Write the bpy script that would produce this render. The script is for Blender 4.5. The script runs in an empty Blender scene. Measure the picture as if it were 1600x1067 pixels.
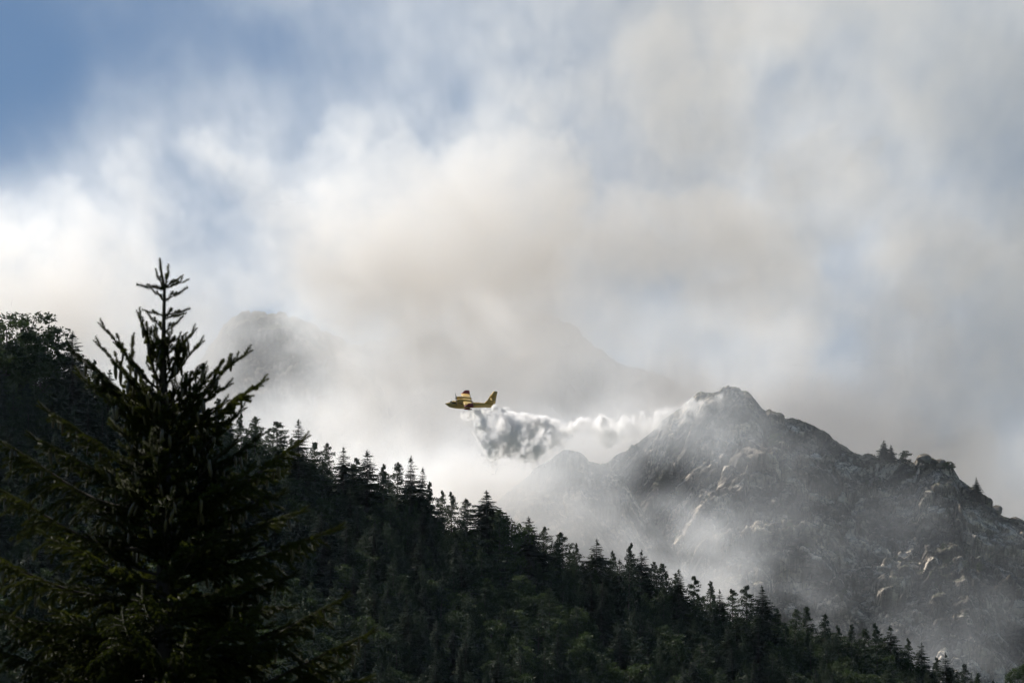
import bpy, math, time
import numpy as np
from mathutils import Vector, Matrix, Euler

T0 = time.time()
SC = bpy.context.scene
COL = SC.collection
R = math.radians

# ------------------------------------------------------------------ camera
CAM_Z, PITCH, PXR = 1.7, 10.0, 0.18 / 1600.0
cam = bpy.data.cameras.new('camera')
cam_ob = bpy.data.objects.new('camera', cam)
COL.objects.link(cam_ob)
SC.camera = cam_ob
cam.lens, cam.sensor_width = 200.0, 36.0
cam.clip_start, cam.clip_end = 0.5, 40000.0
cam_ob.location = (0, 0, CAM_Z)
cam_ob.rotation_euler = (R(90 + PITCH), 0, 0)
cam.dof.use_dof = True
cam.dof.focus_distance = 2100.0
cam.dof.aperture_fstop = 20.0

# ------------------------------------------------------------------ world, sun, exposure
SUN_EL, SUN_AZ = 48.0, -52.0          # high, beyond the mountain and to the left
world = bpy.data.worlds.new('World')
SC.world = world
world.use_nodes = True
_nt = world.node_tree
_bg = _nt.nodes['Background']
_sky = _nt.nodes.new('ShaderNodeTexSky')
_sky.sky_type = 'NISHITA'
_sky.sun_disc = False
_sky.sun_elevation = R(SUN_EL)
_sky.sun_rotation = R(SUN_AZ)
_sky.altitude = 1200
_sky.air_density = 1.0
_sky.dust_density = 0.3
_sky.ozone_density = 4.0
_nt.links.new(_sky.outputs[0], _bg.inputs[0])
_bg.inputs[1].default_value = 0.046
sun = bpy.data.lights.new('sun', 'SUN')
sun_ob = bpy.data.objects.new('sun', sun)
COL.objects.link(sun_ob)
sun.energy = 5.0
sun.angle = R(0.53)
sun.color = (1.0, 0.93, 0.84)
_d = Vector((math.sin(R(SUN_AZ)) * math.cos(R(SUN_EL)), math.cos(R(SUN_AZ)) * math.cos(R(SUN_EL)), math.sin(R(SUN_EL))))
sun_ob.rotation_euler = _d.to_track_quat('Z', 'Y').to_euler()
SC.view_settings.view_transform = 'Standard'
SC.view_settings.look = 'None'
SC.view_settings.exposure = 0.5
SC.view_settings.gamma = 1.0
SC.view_settings.use_curve_mapping = False
cy = SC.cycles
cy.max_bounces = 9
cy.diffuse_bounces = 2
cy.glossy_bounces = 2
cy.transmission_bounces = 2
cy.volume_bounces = 8
cy.volume_step_rate = 3.0
cy.volume_max_steps = 200
cy.use_denoising = True
cy.use_adaptive_sampling = True
cy.adaptive_threshold = 0.04
cy.caustics_reflective = False
cy.caustics_refractive = False

# ------------------------------------------------------------------ helpers
CP, SP = math.cos(R(PITCH)), math.sin(R(PITCH))


def P(px, py, Y):
    """The point at distance Y (metres north of the camera) that a traced outline stands at."""
    a, b = (px - 800.0) * PXR, (533.5 - py) * PXR
    dx, dy, dz = a, CP - b * SP, SP + b * CP
    k = Y / dy
    return np.array([dx * k, Y, CAM_Z + dz * k])


def proj(p):
    p = np.asarray(p, float)
    x, y, z = p[..., 0], p[..., 1], p[..., 2] - CAM_Z
    f = y * CP + z * SP
    return 800 + x / f / PXR, 533.5 - (z * CP - y * SP) / f / PXR


def tag(o, label=None, cat=None, group=None, kind=None):
    if label: o['label'] = label
    if cat: o['category'] = cat
    if group: o['group'] = group
    if kind: o['kind'] = kind
    return o


def mesh_np(name, V, F, mats=(), smooth=False, mi=None):
    """A mesh from numpy arrays: V (n,3), F (m,3) or (m,4)."""
    V = np.ascontiguousarray(V, np.float32)
    F = np.ascontiguousarray(F, np.int32)
    me = bpy.data.meshes.new(name)
    me.vertices.add(len(V))
    me.vertices.foreach_set('co', V.ravel())
    k = F.shape[1]
    me.loops.add(F.size)
    me.loops.foreach_set('vertex_index', F.ravel())
    me.polygons.add(len(F))
    me.polygons.foreach_set('loop_start', np.arange(0, F.size, k, dtype=np.int32))
    for m in mats: me.materials.append(m)
    if mi is not None: me.polygons.foreach_set('material_index', np.asarray(mi, np.int32))
    if smooth: me.polygons.foreach_set('use_smooth', np.ones(len(F), bool))
    me.update(calc_edges=True)
    return me


def link(name, data, parent=None, loc=None, rot=None, scale=None):
    o = bpy.data.objects.new(name, data)
    COL.objects.link(o)
    if parent is not None: o.parent = parent
    if loc is not None: o.location = loc
    if rot is not None: o.rotation_euler = rot
    if scale is not None: o.scale = scale if hasattr(scale, '__len__') else (scale,) * 3
    return o


class MB:
    """Collects quads and triangles (as tris) in one numpy mesh."""
    def __init__(s):
        s.V, s.F, s.n = [], [], 0

    def add(s, V, F):
        V = np.asarray(V, float); F = np.asarray(F, int)
        if F.shape[1] == 4: F = np.concatenate([F[:, [0, 1, 2]], F[:, [0, 2, 3]]])
        s.V.append(V); s.F.append(F + s.n); s.n += len(V)

    def tube(s, pts, rad, n=6, cap=True):
        pts = np.asarray(pts, float); m = len(pts); rad = np.broadcast_to(rad, m)
        T = np.gradient(pts, axis=0); T /= np.linalg.norm(T, axis=1)[:, None] + 1e-12
        ref = np.array([0, 0, 1.0]) if abs(T[0][2]) < .9 else np.array([1.0, 0, 0])
        A = np.cross(T, ref); A /= np.linalg.norm(A, axis=1)[:, None] + 1e-12
        B = np.cross(T, A)
        an = np.arange(n) * 2 * np.pi / n
        V = (pts[:, None] + rad[:, None, None] * (np.cos(an)[None, :, None] * A[:, None] + np.sin(an)[None, :, None] * B[:, None])).reshape(-1, 3)
        i = np.arange(m - 1)[:, None] * n; j = np.arange(n)[None]; k = (j + 1) % n
        F = np.stack([i + j, i + k, i + k + n, i + j + n], -1).reshape(-1, 4)
        F = np.concatenate([F[:, [0, 1, 2]], F[:, [0, 2, 3]]])
        if cap:
            V = np.concatenate([V, pts[:1], pts[-1:]]); c0, c1 = m * n, m * n + 1
            j = np.arange(n); k = (j + 1) % n
            F = np.concatenate([F, np.stack([np.full(n, c0), k, j], 1), np.stack([np.full(n, c1), j + (m - 1) * n, k + (m - 1) * n], 1)])
        s.add(V, F)

    def loft(s, rings, cap=True):
        rings = np.asarray(rings, float); m, n = rings.shape[:2]
        V = rings.reshape(-1, 3)
        i = np.arange(m - 1)[:, None] * n; j = np.arange(n)[None]; k = (j + 1) % n
        F = np.stack([i + j, i + k, i + k + n, i + j + n], -1).reshape(-1, 4)
        F = np.concatenate([F[:, [0, 1, 2]], F[:, [0, 2, 3]]])
        if cap:
            V = np.concatenate([V, rings[0].mean(0)[None], rings[-1].mean(0)[None]]); c0, c1 = m * n, m * n + 1
            j = np.arange(n); k = (j + 1) % n
            F = np.concatenate([F, np.stack([np.full(n, c0), k, j], 1), np.stack([np.full(n, c1), j + (m - 1) * n, k + (m - 1) * n], 1)])
        s.add(V, F)

    def mesh(s, name, mats=(), smooth=False):
        return mesh_np(name, np.concatenate(s.V), np.concatenate(s.F), mats, smooth)


def mat_new(name):
    m = bpy.data.materials.new(name)
    m.use_nodes = True
    return m, m.node_tree, m.node_tree.nodes['Principled BSDF']


def nd(t, typ, **kw):
    n = t.nodes.new(typ)
    for k, v in kw.items():
        if k.startswith('_'): n.inputs[k[1:].replace('_', ' ')].default_value = v
        else: setattr(n, k, v)
    return n


def plain(name, col, rough=.5, metal=0., var=.12, scale=3.0, spec=.5):
    m, t, b = mat_new(name)
    tc = nd(t, 'ShaderNodeTexCoord'); nz = nd(t, 'ShaderNodeTexNoise', _Scale=scale, _Detail=4.0)
    rp = nd(t, 'ShaderNodeMapRange'); rp.inputs['To Min'].default_value = 1 - var; rp.inputs['To Max'].default_value = 1 + var
    mx = nd(t, 'ShaderNodeVectorMath', operation='SCALE'); mx.inputs[0].default_value = col[:3]
    t.links.new(tc.outputs['Object'], nz.inputs['Vector']); t.links.new(nz.outputs['Fac'], rp.inputs['Value'])
    t.links.new(rp.outputs[0], mx.inputs['Scale']); t.links.new(mx.outputs[0], b.inputs['Base Color'])
    b.inputs['Roughness'].default_value = rough; b.inputs['Metallic'].default_value = metal
    b.inputs['Specular IOR Level'].default_value = spec
    return m


def foliage(name, c0, c1, trans=.35, scale=2.0, rough=.6, spec=.25):
    """Leaf material: colour varies per tree and per clump, some light passes through the leaf."""
    m, t, b = mat_new(name)
    oi = nd(t, 'ShaderNodeObjectInfo'); tc = nd(t, 'ShaderNodeTexCoord')
    nz = nd(t, 'ShaderNodeTexNoise', _Scale=scale, _Detail=3.0)
    t.links.new(tc.outputs['Object'], nz.inputs['Vector'])
    ad = nd(t, 'ShaderNodeMath', operation='ADD'); t.links.new(oi.outputs['Random'], ad.inputs[0]); t.links.new(nz.outputs['Fac'], ad.inputs[1])
    ml = nd(t, 'ShaderNodeMapRange'); ml.inputs['From Min'].default_value = .35; ml.inputs['From Max'].default_value = 1.5
    t.links.new(ad.outputs[0], ml.inputs['Value'])
    mx = nd(t, 'ShaderNodeMix', data_type='RGBA'); mx.inputs[6].default_value = (*c0, 1); mx.inputs[7].default_value = (*c1, 1)
    t.links.new(ml.outputs[0], mx.inputs[0]); t.links.new(mx.outputs[2], b.inputs['Base Color'])
    b.inputs['Roughness'].default_value = rough; b.inputs['Specular IOR Level'].default_value = spec
    tr = nd(t, 'ShaderNodeBsdfTranslucent'); t.links.new(mx.outputs[2], tr.inputs['Color'])
    ms = nd(t, 'ShaderNodeMixShader'); ms.inputs[0].default_value = trans
    t.links.new(b.outputs[0], ms.inputs[1]); t.links.new(tr.outputs[0], ms.inputs[2])
    t.links.new(ms.outputs[0], t.nodes['Material Output'].inputs['Surface'])
    return m


# smooth random lattices (cubic B-spline), any dimension
def _im(n, step):
    step = max(step, 1.0)
    m = int(math.ceil((n - 1) / step)) + 4
    x = np.arange(n) / step
    i = np.floor(x).astype(int); f = x - i
    w = [((1 - f) ** 3) / 6, (3 * f ** 3 - 6 * f ** 2 + 4) / 6, (-3 * f ** 3 + 3 * f ** 2 + 3 * f + 1) / 6, f ** 3 / 6]
    M = np.zeros((n, m), np.float32)
    for k in range(4): M[np.arange(n), i + k] = w[k]
    return M


def lattice(rng, N, steps):
    Ms = [_im(n, s) for n, s in zip(N, steps)]
    a = rng.standard_normal([M.shape[1] for M in Ms]).astype(np.float32)
    for ax, M in enumerate(Ms):
        a = np.moveaxis(np.tensordot(M, a, (1, ax)), 0, ax)
    return a * (1.55 ** len(N))


def fbm(rng, N, steps, octs, gain=.55, kind='plain'):
    a = 0.0; amp = 1.0; tot = 0.0
    for o in range(octs):
        n = lattice(rng, N, [s / 2 ** o for s in steps])
        if kind == 'billow': n = np.abs(n) * 1.6 - 1.0
        if kind == 'ridge': n = 1.0 - np.abs(n) * 1.6
        a = a + n * amp; tot += amp; amp *= gain
    return a / tot


def curve(pts):
    pts = np.array(sorted(pts), float)
    return lambda x: np.interp(x, pts[:, 0], pts[:, 1])


def smooth01(x):
    x = np.clip(x, 0, 1)
    return x * x * (3 - 2 * x)


# ------------------------------------------------------------------ materials
def rock_material(name='rock', shade=1.0):
    m, t, b = mat_new(name)
    at = nd(t, 'ShaderNodeAttribute', attribute_name='block')
    ge = nd(t, 'ShaderNodeNewGeometry'); tc = nd(t, 'ShaderNodeTexCoord')
    n1 = nd(t, 'ShaderNodeTexNoise', _Scale=.05, _Detail=9.0, _Roughness=.65)
    n2 = nd(t, 'ShaderNodeTexNoise', _Scale=.5, _Detail=6.0, _Roughness=.7)
    n3 = nd(t, 'ShaderNodeTexNoise', _Scale=.02, _Detail=5.0)
    for n in (n1, n2, n3): t.links.new(tc.outputs['Object'], n.inputs['Vector'])
    ad = nd(t, 'ShaderNodeMath', operation='ADD'); t.links.new(at.outputs['Fac'], ad.inputs[0]); t.links.new(n2.outputs['Fac'], ad.inputs[1])
    cr = nd(t, 'ShaderNodeValToRGB')
    e = cr.color_ramp.elements
    e[0].position = .3; e[0].color = (.055, .048, .040, 1)
    e[1].position = 1.0; e[1].color = (.56, .50, .42, 1)
    q = e.new(.62); q.color = (.19, .168, .14, 1)
    q = e.new(.8); q.color = (.34, .305, .26, 1)
    for q in e: q.color = (q.color[0] * shade, q.color[1] * shade, q.color[2] * shade, 1)
    hf = nd(t, 'ShaderNodeMath', operation='MULTIPLY'); hf.inputs[1].default_value = .68
    t.links.new(ad.outputs[0], hf.inputs[0]); t.links.new(hf.outputs[0], cr.inputs[0])
    sp = nd(t, 'ShaderNodeSeparateXYZ'); t.links.new(ge.outputs['Normal'], sp.inputs[0])
    a2 = nd(t, 'ShaderNodeMath', operation='ADD'); t.links.new(sp.outputs['Z'], a2.inputs[0]); t.links.new(n1.outputs['Fac'], a2.inputs[1])
    a3 = nd(t, 'ShaderNodeMath', operation='ADD'); t.links.new(a2.outputs[0], a3.inputs[0]); t.links.new(n3.outputs['Fac'], a3.inputs[1])
    mr = nd(t, 'ShaderNodeMapRange'); mr.inputs['From Min'].default_value = 1.72; mr.inputs['From Max'].default_value = 1.95
    t.links.new(a3.outputs[0], mr.inputs['Value'])
    gc = nd(t, 'ShaderNodeMix', data_type='RGBA'); gc.inputs[6].default_value = (.028, .036, .016, 1); gc.inputs[7].default_value = (.058, .058, .03, 1)
    t.links.new(n2.outputs['Fac'], gc.inputs[0])
    mx = nd(t, 'ShaderNodeMix', data_type='RGBA'); t.links.new(mr.outputs[0], mx.inputs[0])
    t.links.new(cr.outputs[0], mx.inputs[6]); t.links.new(gc.outputs[2], mx.inputs[7])
    col = mx.outputs[2]; hts = []
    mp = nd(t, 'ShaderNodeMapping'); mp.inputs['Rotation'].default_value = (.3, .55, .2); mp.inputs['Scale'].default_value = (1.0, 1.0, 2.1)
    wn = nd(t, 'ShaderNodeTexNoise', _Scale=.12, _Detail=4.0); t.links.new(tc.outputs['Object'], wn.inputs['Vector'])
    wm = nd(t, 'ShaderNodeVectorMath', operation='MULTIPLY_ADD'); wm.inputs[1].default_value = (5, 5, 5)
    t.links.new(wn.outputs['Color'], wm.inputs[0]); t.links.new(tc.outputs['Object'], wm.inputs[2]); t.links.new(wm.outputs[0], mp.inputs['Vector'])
    for sc, wdt, lo in ((.085, .035, .35), (.24, .05, .5)):          # joint lines, with the rock colour darkened along them
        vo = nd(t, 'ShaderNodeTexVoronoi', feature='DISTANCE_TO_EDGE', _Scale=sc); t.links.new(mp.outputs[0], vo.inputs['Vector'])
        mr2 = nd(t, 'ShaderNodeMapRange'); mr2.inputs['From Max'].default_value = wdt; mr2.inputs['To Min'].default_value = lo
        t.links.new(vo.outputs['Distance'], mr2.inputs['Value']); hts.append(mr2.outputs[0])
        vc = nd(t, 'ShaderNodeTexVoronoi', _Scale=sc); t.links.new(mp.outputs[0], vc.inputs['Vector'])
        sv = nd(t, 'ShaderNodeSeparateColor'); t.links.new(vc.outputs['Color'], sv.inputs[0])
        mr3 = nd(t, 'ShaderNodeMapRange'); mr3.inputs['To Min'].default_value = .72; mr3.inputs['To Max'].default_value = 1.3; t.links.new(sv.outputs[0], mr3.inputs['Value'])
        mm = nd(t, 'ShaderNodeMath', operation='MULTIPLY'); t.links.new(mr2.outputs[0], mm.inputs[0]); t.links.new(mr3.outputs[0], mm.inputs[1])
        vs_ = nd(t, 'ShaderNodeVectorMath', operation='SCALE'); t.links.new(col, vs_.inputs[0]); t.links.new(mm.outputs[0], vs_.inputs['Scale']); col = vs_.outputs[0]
    t.links.new(col, b.inputs['Base Color'])
    b.inputs['Roughness'].default_value = .85; b.inputs['Specular IOR Level'].default_value = .2
    bp = nd(t, 'ShaderNodeBump'); bp.inputs['Distance'].default_value = .6; bp.inputs['Strength'].default_value = .6
    t.links.new(n2.outputs['Fac'], bp.inputs['Height']); t.links.new(bp.outputs[0], b.inputs['Normal'])
    return m


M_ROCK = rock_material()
M_ROCK_DARK = rock_material('dark_rock', .32)  # same rock colours, evenly darkened, for the far mountain
M_SPRUCE = foliage('spruce_needles', (.010, .018, .009), (.030, .046, .020), .18)
M_LARCH = foliage('larch_needles', (.014, .026, .012), (.036, .056, .022), .28)
M_LEAF = foliage('broad_leaves', (.022, .038, .012), (.050, .078, .022), .36)
M_BARK = plain('bark', (.055, .045, .038), .9)
M_FLOOR = plain('forest_floor', (.018, .022, .012), 1.0, scale=.05, var=.4)
M_VALLEY = plain('valley_grass', (.05, .075, .025), 1.0, scale=.01, var=.4)

# ------------------------------------------------------------------ ground
gv = np.array([[-20000, -3000, 0], [20000, -3000, 0], [20000, 30000, 0], [-20000, 30000, 0]])
tag(link('ground', mesh_np('ground', gv, [[0, 1, 2, 3]], [M_VALLEY])), kind='structure')

# ------------------------------------------------------------------ the forested slope
SIL = curve([(-500, 330), (-200, 440), (0, 497), (40, 500), (75, 545), (115, 548), (170, 585), (250, 610), (330, 630), (390, 652), (430, 670), (470, 685),
             (530, 715), (575, 725), (640, 742), (700, 780), (760, 800), (820, 818), (880, 848), (930, 862), (1000, 876), (1060, 900),
             (1130, 930), (1190, 945), (1250, 965), (1330, 985), (1390, 995), (1440, 1018), (1500, 1046), (1560, 1068), (1700, 1120), (2000, 1240), (2600, 1500)])


def ridge_y(x):
    return 1750 + (x + 150) * .25


def ridge_z(x):
    Y = ridge_y(x)
    px = 800 + x / (Y / CP * 1.03) / PXR          # near enough: the ridge follows its own outline
    py = SIL(px) + 62
    b = (533.5 - py) * PXR
    return CAM_Z + (SP + b * CP) / (CP - b * SP) * Y


_rs = np.random.default_rng(11)
HX, HY = np.linspace(-520, 620, 229), np.linspace(1150, 2150, 201)
_hn = fbm(_rs, (len(HX), len(HY)), (18, 18), 4) * 5.0
_X, _Y = np.meshgrid(HX, HY, indexing='ij')
_ry = ridge_y(_X); _rz = ridge_z(_X)
_dy = _ry - _Y
HZ = np.where(_dy > 0, _rz - _dy * .60 - 2.5 * np.exp(-(_dy / 25) ** 2), _rz + _dy * .75 - 2.5 * np.exp(-(_dy / 25) ** 2)) + _hn * smooth01(np.abs(_dy) / 60)
HZ = np.maximum(HZ, -4.0)


def hill_z(x, y):
    i = np.clip((x - HX[0]) / (HX[1] - HX[0]), 0, len(HX) - 1.001); j = np.clip((y - HY[0]) / (HY[1] - HY[0]), 0, len(HY) - 1.001)
    a, b = int(i), int(j); f, g = i - a, j - b
    return (HZ[a, b] * (1 - f) * (1 - g) + HZ[a + 1, b] * f * (1 - g) + HZ[a, b + 1] * (1 - f) * g + HZ[a + 1, b + 1] * f * g)


def grid_faces(a, b):
    i = np.arange(a - 1)[:, None] * b; j = np.arange(b - 1)[None]
    return np.stack([i + j, i + j + b, i + j + b + 1, i + j + 1], -1).reshape(-1, 4)


tag(link('forest_slope', mesh_np('forest_slope', np.stack([_X, _Y, HZ], -1).reshape(-1, 3), grid_faces(len(HX), len(HY)), [M_FLOOR], True)), kind='structure')


# ------------------------------------------------------------------ rock mountains
def voronoi(px, pz, cell, rng, stretch=1.0, ang=0.0):
    """Cell id randoms, vector to the cell's site and F2-F1, for faceted rock."""
    c, s = math.cos(ang), math.sin(ang)
    u = (px * c + pz * s) / cell; v = (-px * s + pz * c) / cell * stretch
    u = u - u.min() + 1; v = v - v.min() + 1
    n, m = int(u.max()) + 3, int(v.max()) + 3
    jx, jy = rng.random((n, m)), rng.random((n, m))
    r = rng.random((n, m, 4))
    iu, iv = u.astype(int), v.astype(int)
    f1 = np.full(u.shape, 9e9); f2 = f1.copy(); bi = np.zeros(u.shape, int); bj = bi.copy(); bdx = np.zeros(u.shape); bdy = bdx.copy()
    for a in (-1, 0, 1):
        for b in (-1, 0, 1):
            ii, jj = np.clip(iu + a, 0, n - 1), np.clip(iv + b, 0, m - 1)
            dx, dy = u - (ii + jx[ii, jj]), v - (jj + jy[ii, jj])
            d = dx * dx + dy * dy
            n1 = d < f1
            f2 = np.where(n1, f1, np.minimum(f2, d))
            bi, bj, bdx, bdy = np.where(n1, ii, bi), np.where(n1, jj, bj), np.where(n1, dx, bdx), np.where(n1, dy, bdy)
            f1 = np.minimum(f1, d)
    return r[bi, bj], bdx * cell, bdy * cell, (np.sqrt(f2) - np.sqrt(f1)) * cell


def mountain(name, sil, Yridge, slope, px0, px1, nu, nv, seed, amp=1.0, base_py=1250, back=.9, strata=.6, label=None, mat=None):
    """A steep face: a relief over its own plane, ridge cut by the outline, falling away behind."""
    rng = np.random.default_rng(seed)
    W = (px1 - px0) * PXR * Yridge * 1.02
    px = np.linspace(px0, px1, nu)
    s = curve(sil)
    rx = P(0, 620, Yridge)[0] / -800.0 * (px - 800.0)
    sp = s(px)
    n1 = fbm(rng, (nu,), (nu / (W / 12),), 6, .68) * 1.6 * amp
    rz = CAM_Z + (SP + (533.5 - sp) * PXR * CP) / (CP - (533.5 - sp) * PXR * SP) * Yridge + n1
    base = 120.0
    v = np.linspace(0, 1, nv)
    Z = base + (rz[:, None] - base) * v[None]
    X = np.repeat(rx[:, None], nv, 1)
    Yf = Yridge - (rz[:, None] - Z) / slope
    S = (rz[:, None] - Z) * math.sqrt(1 + 1 / slope ** 2)
    D = np.zeros_like(X); tone = np.zeros_like(X)
    wx = fbm(rng, X.shape, (nu / 14, nv / 10), 5, .6) * 4
    wz = fbm(rng, X.shape, (nu / 14, nv / 10), 5, .6) * 4
    D += fbm(rng, X.shape, (nu / (W / 55), nv / 8), 4, .5, 'ridge') * 8 * amp
    D += fbm(rng, X.shape, (nu / (W / 22), nv / 16), 4, .5, 'ridge') * 2.5 * amp
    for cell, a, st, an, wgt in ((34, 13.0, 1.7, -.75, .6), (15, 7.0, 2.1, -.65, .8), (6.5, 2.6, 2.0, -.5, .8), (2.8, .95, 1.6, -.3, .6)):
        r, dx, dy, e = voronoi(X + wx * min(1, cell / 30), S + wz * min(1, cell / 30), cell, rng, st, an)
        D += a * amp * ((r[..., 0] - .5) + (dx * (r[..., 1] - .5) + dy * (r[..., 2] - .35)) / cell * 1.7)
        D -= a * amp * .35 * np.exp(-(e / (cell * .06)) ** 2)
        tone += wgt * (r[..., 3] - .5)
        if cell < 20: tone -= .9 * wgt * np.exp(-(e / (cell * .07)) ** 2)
    D += fbm(rng, X.shape, (nu / (W / 3), nv / (W / 5)), 3, .6) * .5 * amp
    # strata: thin ledges dipping to the right
    ph = (Z + X * .35 + wz * .8) / 3.1
    D += strata * amp * (np.abs((ph % 1) - .5) * 2 - .5) * (.5 + smooth01(fbm(rng, X.shape, (nu / 8, nv / 6), 3) + .4))
    fade = smooth01((1 - v) / .05)[None] * .62 + .38
    D = D * fade
    n = np.array([0, -slope, 1.0]); n /= np.linalg.norm(n)
    Yo = Yf + n[1] * D; Zo = Z + n[2] * D * (.6 - .25 * v[None] ** 8)
    # back side
    nb = 14
    bz = rz[:, None] - np.linspace(.02, 1, nb)[None] ** 1.5 * (rz[:, None] - 60)
    by = Yridge + (rz[:, None] - bz) / back * 1.0
    lastY = Yo[:, -1:]
    Xa = np.concatenate([X, np.repeat(rx[:, None], nb, 1)], 1)
    Ya = np.concatenate([Yo, by + 2], 1)
    Za = np.concatenate([Zo, bz + fbm(rng, bz.shape, (nu / 30, 3), 3) * 2], 1)
    # skirt to the valley floor
    Xa = np.concatenate([Xa[:, :1], Xa], 1); Za = np.concatenate([np.full((nu, 1), -3.0), Za], 1); Ya = np.concatenate([Ya[:, :1] - 150, Ya], 1)
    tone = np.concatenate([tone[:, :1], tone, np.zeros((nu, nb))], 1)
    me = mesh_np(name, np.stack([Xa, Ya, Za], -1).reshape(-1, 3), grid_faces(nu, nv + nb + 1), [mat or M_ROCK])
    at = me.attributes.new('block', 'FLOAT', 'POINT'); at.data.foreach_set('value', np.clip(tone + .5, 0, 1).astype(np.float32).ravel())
    ob = link(name, me)
    tag(ob, label, None, None, 'structure')
    return np.stack([Xa, Ya, Za], -1)[:, 1:]


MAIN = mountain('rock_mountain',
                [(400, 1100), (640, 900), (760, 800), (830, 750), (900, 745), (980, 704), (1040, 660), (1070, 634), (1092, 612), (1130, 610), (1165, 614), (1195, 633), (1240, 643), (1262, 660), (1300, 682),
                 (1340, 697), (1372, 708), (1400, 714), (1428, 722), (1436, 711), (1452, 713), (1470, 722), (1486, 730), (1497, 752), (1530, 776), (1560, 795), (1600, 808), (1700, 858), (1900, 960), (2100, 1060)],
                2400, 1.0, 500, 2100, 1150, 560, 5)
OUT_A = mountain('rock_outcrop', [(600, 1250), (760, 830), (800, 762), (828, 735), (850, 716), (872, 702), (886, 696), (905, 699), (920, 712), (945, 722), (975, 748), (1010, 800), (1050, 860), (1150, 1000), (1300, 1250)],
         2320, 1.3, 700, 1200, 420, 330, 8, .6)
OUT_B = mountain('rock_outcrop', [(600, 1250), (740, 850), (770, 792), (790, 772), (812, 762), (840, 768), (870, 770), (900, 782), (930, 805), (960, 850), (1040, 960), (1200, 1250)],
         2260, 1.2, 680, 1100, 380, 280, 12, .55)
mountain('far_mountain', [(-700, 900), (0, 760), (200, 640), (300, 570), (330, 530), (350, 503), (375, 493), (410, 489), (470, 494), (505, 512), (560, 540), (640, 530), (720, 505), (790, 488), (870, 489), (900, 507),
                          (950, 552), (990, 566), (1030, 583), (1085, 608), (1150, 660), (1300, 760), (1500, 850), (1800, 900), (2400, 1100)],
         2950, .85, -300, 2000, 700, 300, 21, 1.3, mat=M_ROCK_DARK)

# ------------------------------------------------------------------ tree meshes (height 1, so that each tree sets its own size)
def spruce_mesh(seed, width=.2, levels=30, lean=0.0):
    r = np.random.default_rng(seed); tri = []
    for k in range(levels):
        t = (k + .6 * r.random()) / levels
        z = 1 - t * .93
        rad = width * (t ** .85) * (1 - .25 * max(0, t - .75) * 4) * r.uniform(.6, 1.2) + .008
        nb = 4 + int(4 * t + r.random())
        a0 = r.random() * 6.28
        for b in range(nb):
            a = a0 + b * 6.283 / nb + r.normal() * .25
            L = rad * r.uniform(.65, 1.2)
            if r.random() < .06: continue
            d = np.array([math.cos(a), math.sin(a), 0]); side = np.array([-d[1], d[0], 0])
            droop = r.uniform(.25, .6) * (t ** .5) - .25 * (1 - t)
            seg = 7
            for s in range(seg):
                f = (s + .3) / seg
                c = d * L * f + np.array([0, 0, z - droop * L * f + .25 * L * f * f * droop])
                w = L * .55 * (1 - f * .7)
                for sg in (-1, 1):
                    tip = c + side * sg * w * r.uniform(.6, 1.1) + d * w * r.uniform(.4, .9) + np.array([0, 0, -w * r.uniform(.05, .7)])
                    tri.append([c - d * L * .5 / seg, c + d * L * .9 / seg, tip])
            tri.append([d * L * .1 + [0, 0, z + .004], d * L * .5 + side * L * .06 + [0, 0, z - droop * L * .5], d * L * 1.05 + [0, 0, z - droop * L * .8]])
    for k in range(6):
        a = r.random() * 6.28; z = 1 - .012 * k
        tri.append([[0, 0, z + .015], [math.cos(a) * .006 * (k + 1), math.sin(a) * .006 * (k + 1), z - .012], [-.002, .002, z - .02]])
    V = np.array([np.array(q, float) for q in tri]).reshape(-1, 3)
    return V


def larch_mesh(seed, width=.2, n=5200, shape=.8):
    """Looser, lighter conifer: fine tufts along rising and drooping boughs."""
    r = np.random.default_rng(seed); tri = []
    nb = 80
    for b in range(nb):
        t = (b + r.random()) / nb
        z = 1 - t * .92
        a = r.random() * 6.28
        L = width * (t ** shape) * (1 - .35 * max(0, t - .7) * 3) * r.uniform(.45, 1.2) + .01
        up = r.uniform(-.25, .35) + .5 * (1 - t)
        d = np.array([math.cos(a), math.sin(a), up]); side = np.array([-math.sin(a), math.cos(a), 0])
        for q in range(n // nb):
            f = r.random() ** .65
            c = d * L * f + np.array([0, 0, z - .3 * L * f * f]) + side * r.normal() * L * .2 + np.array([0, 0, -abs(r.normal()) * .016])
            s = r.uniform(.009, .021) * (.6 + .5 * t)
            u = r.normal(size=3); u /= np.linalg.norm(u); w = r.normal(size=3); w /= np.linalg.norm(w)
            tri.append([c - u * s, c + u * s * .8 + w * s * .4, c + w * s * 1.3])
    return np.array(tri, float).reshape(-1, 3)


def broadleaf_mesh(seed, width=.36, n=4600):
    r = np.random.default_rng(seed); tri = []
    clumps = []
    for k in range(46):
        a = r.random() * 6.28; h = r.uniform(.22, .95)
        prof = math.sqrt(max(0.03, 1 - ((h - .55) / .46) ** 2))
        rr = width * prof * r.uniform(.35, .95)
        clumps.append((rr * math.cos(a), rr * math.sin(a), h, r.uniform(.05, .11)))
    for q in range(n):
        c = clumps[r.integers(len(clumps))]
        v = r.normal(size=3); v /= np.linalg.norm(v); v[2] = v[2] * .7
        p = np.array(c[:3]) + v * c[3] * r.uniform(.5, 1.25)
        s = r.uniform(.011, .028)
        u = r.normal(size=3); u /= np.linalg.norm(u); w = r.normal(size=3); w /= np.linalg.norm(w)
        tri.append([p - u * s, p + u * s, p + w * s * 1.2])
    return np.array(tri, float).reshape(-1, 3)


def soup(name, V, mat):
    return mesh_np(name, V, np.arange(len(V)).reshape(-1, 3), [mat])


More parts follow.
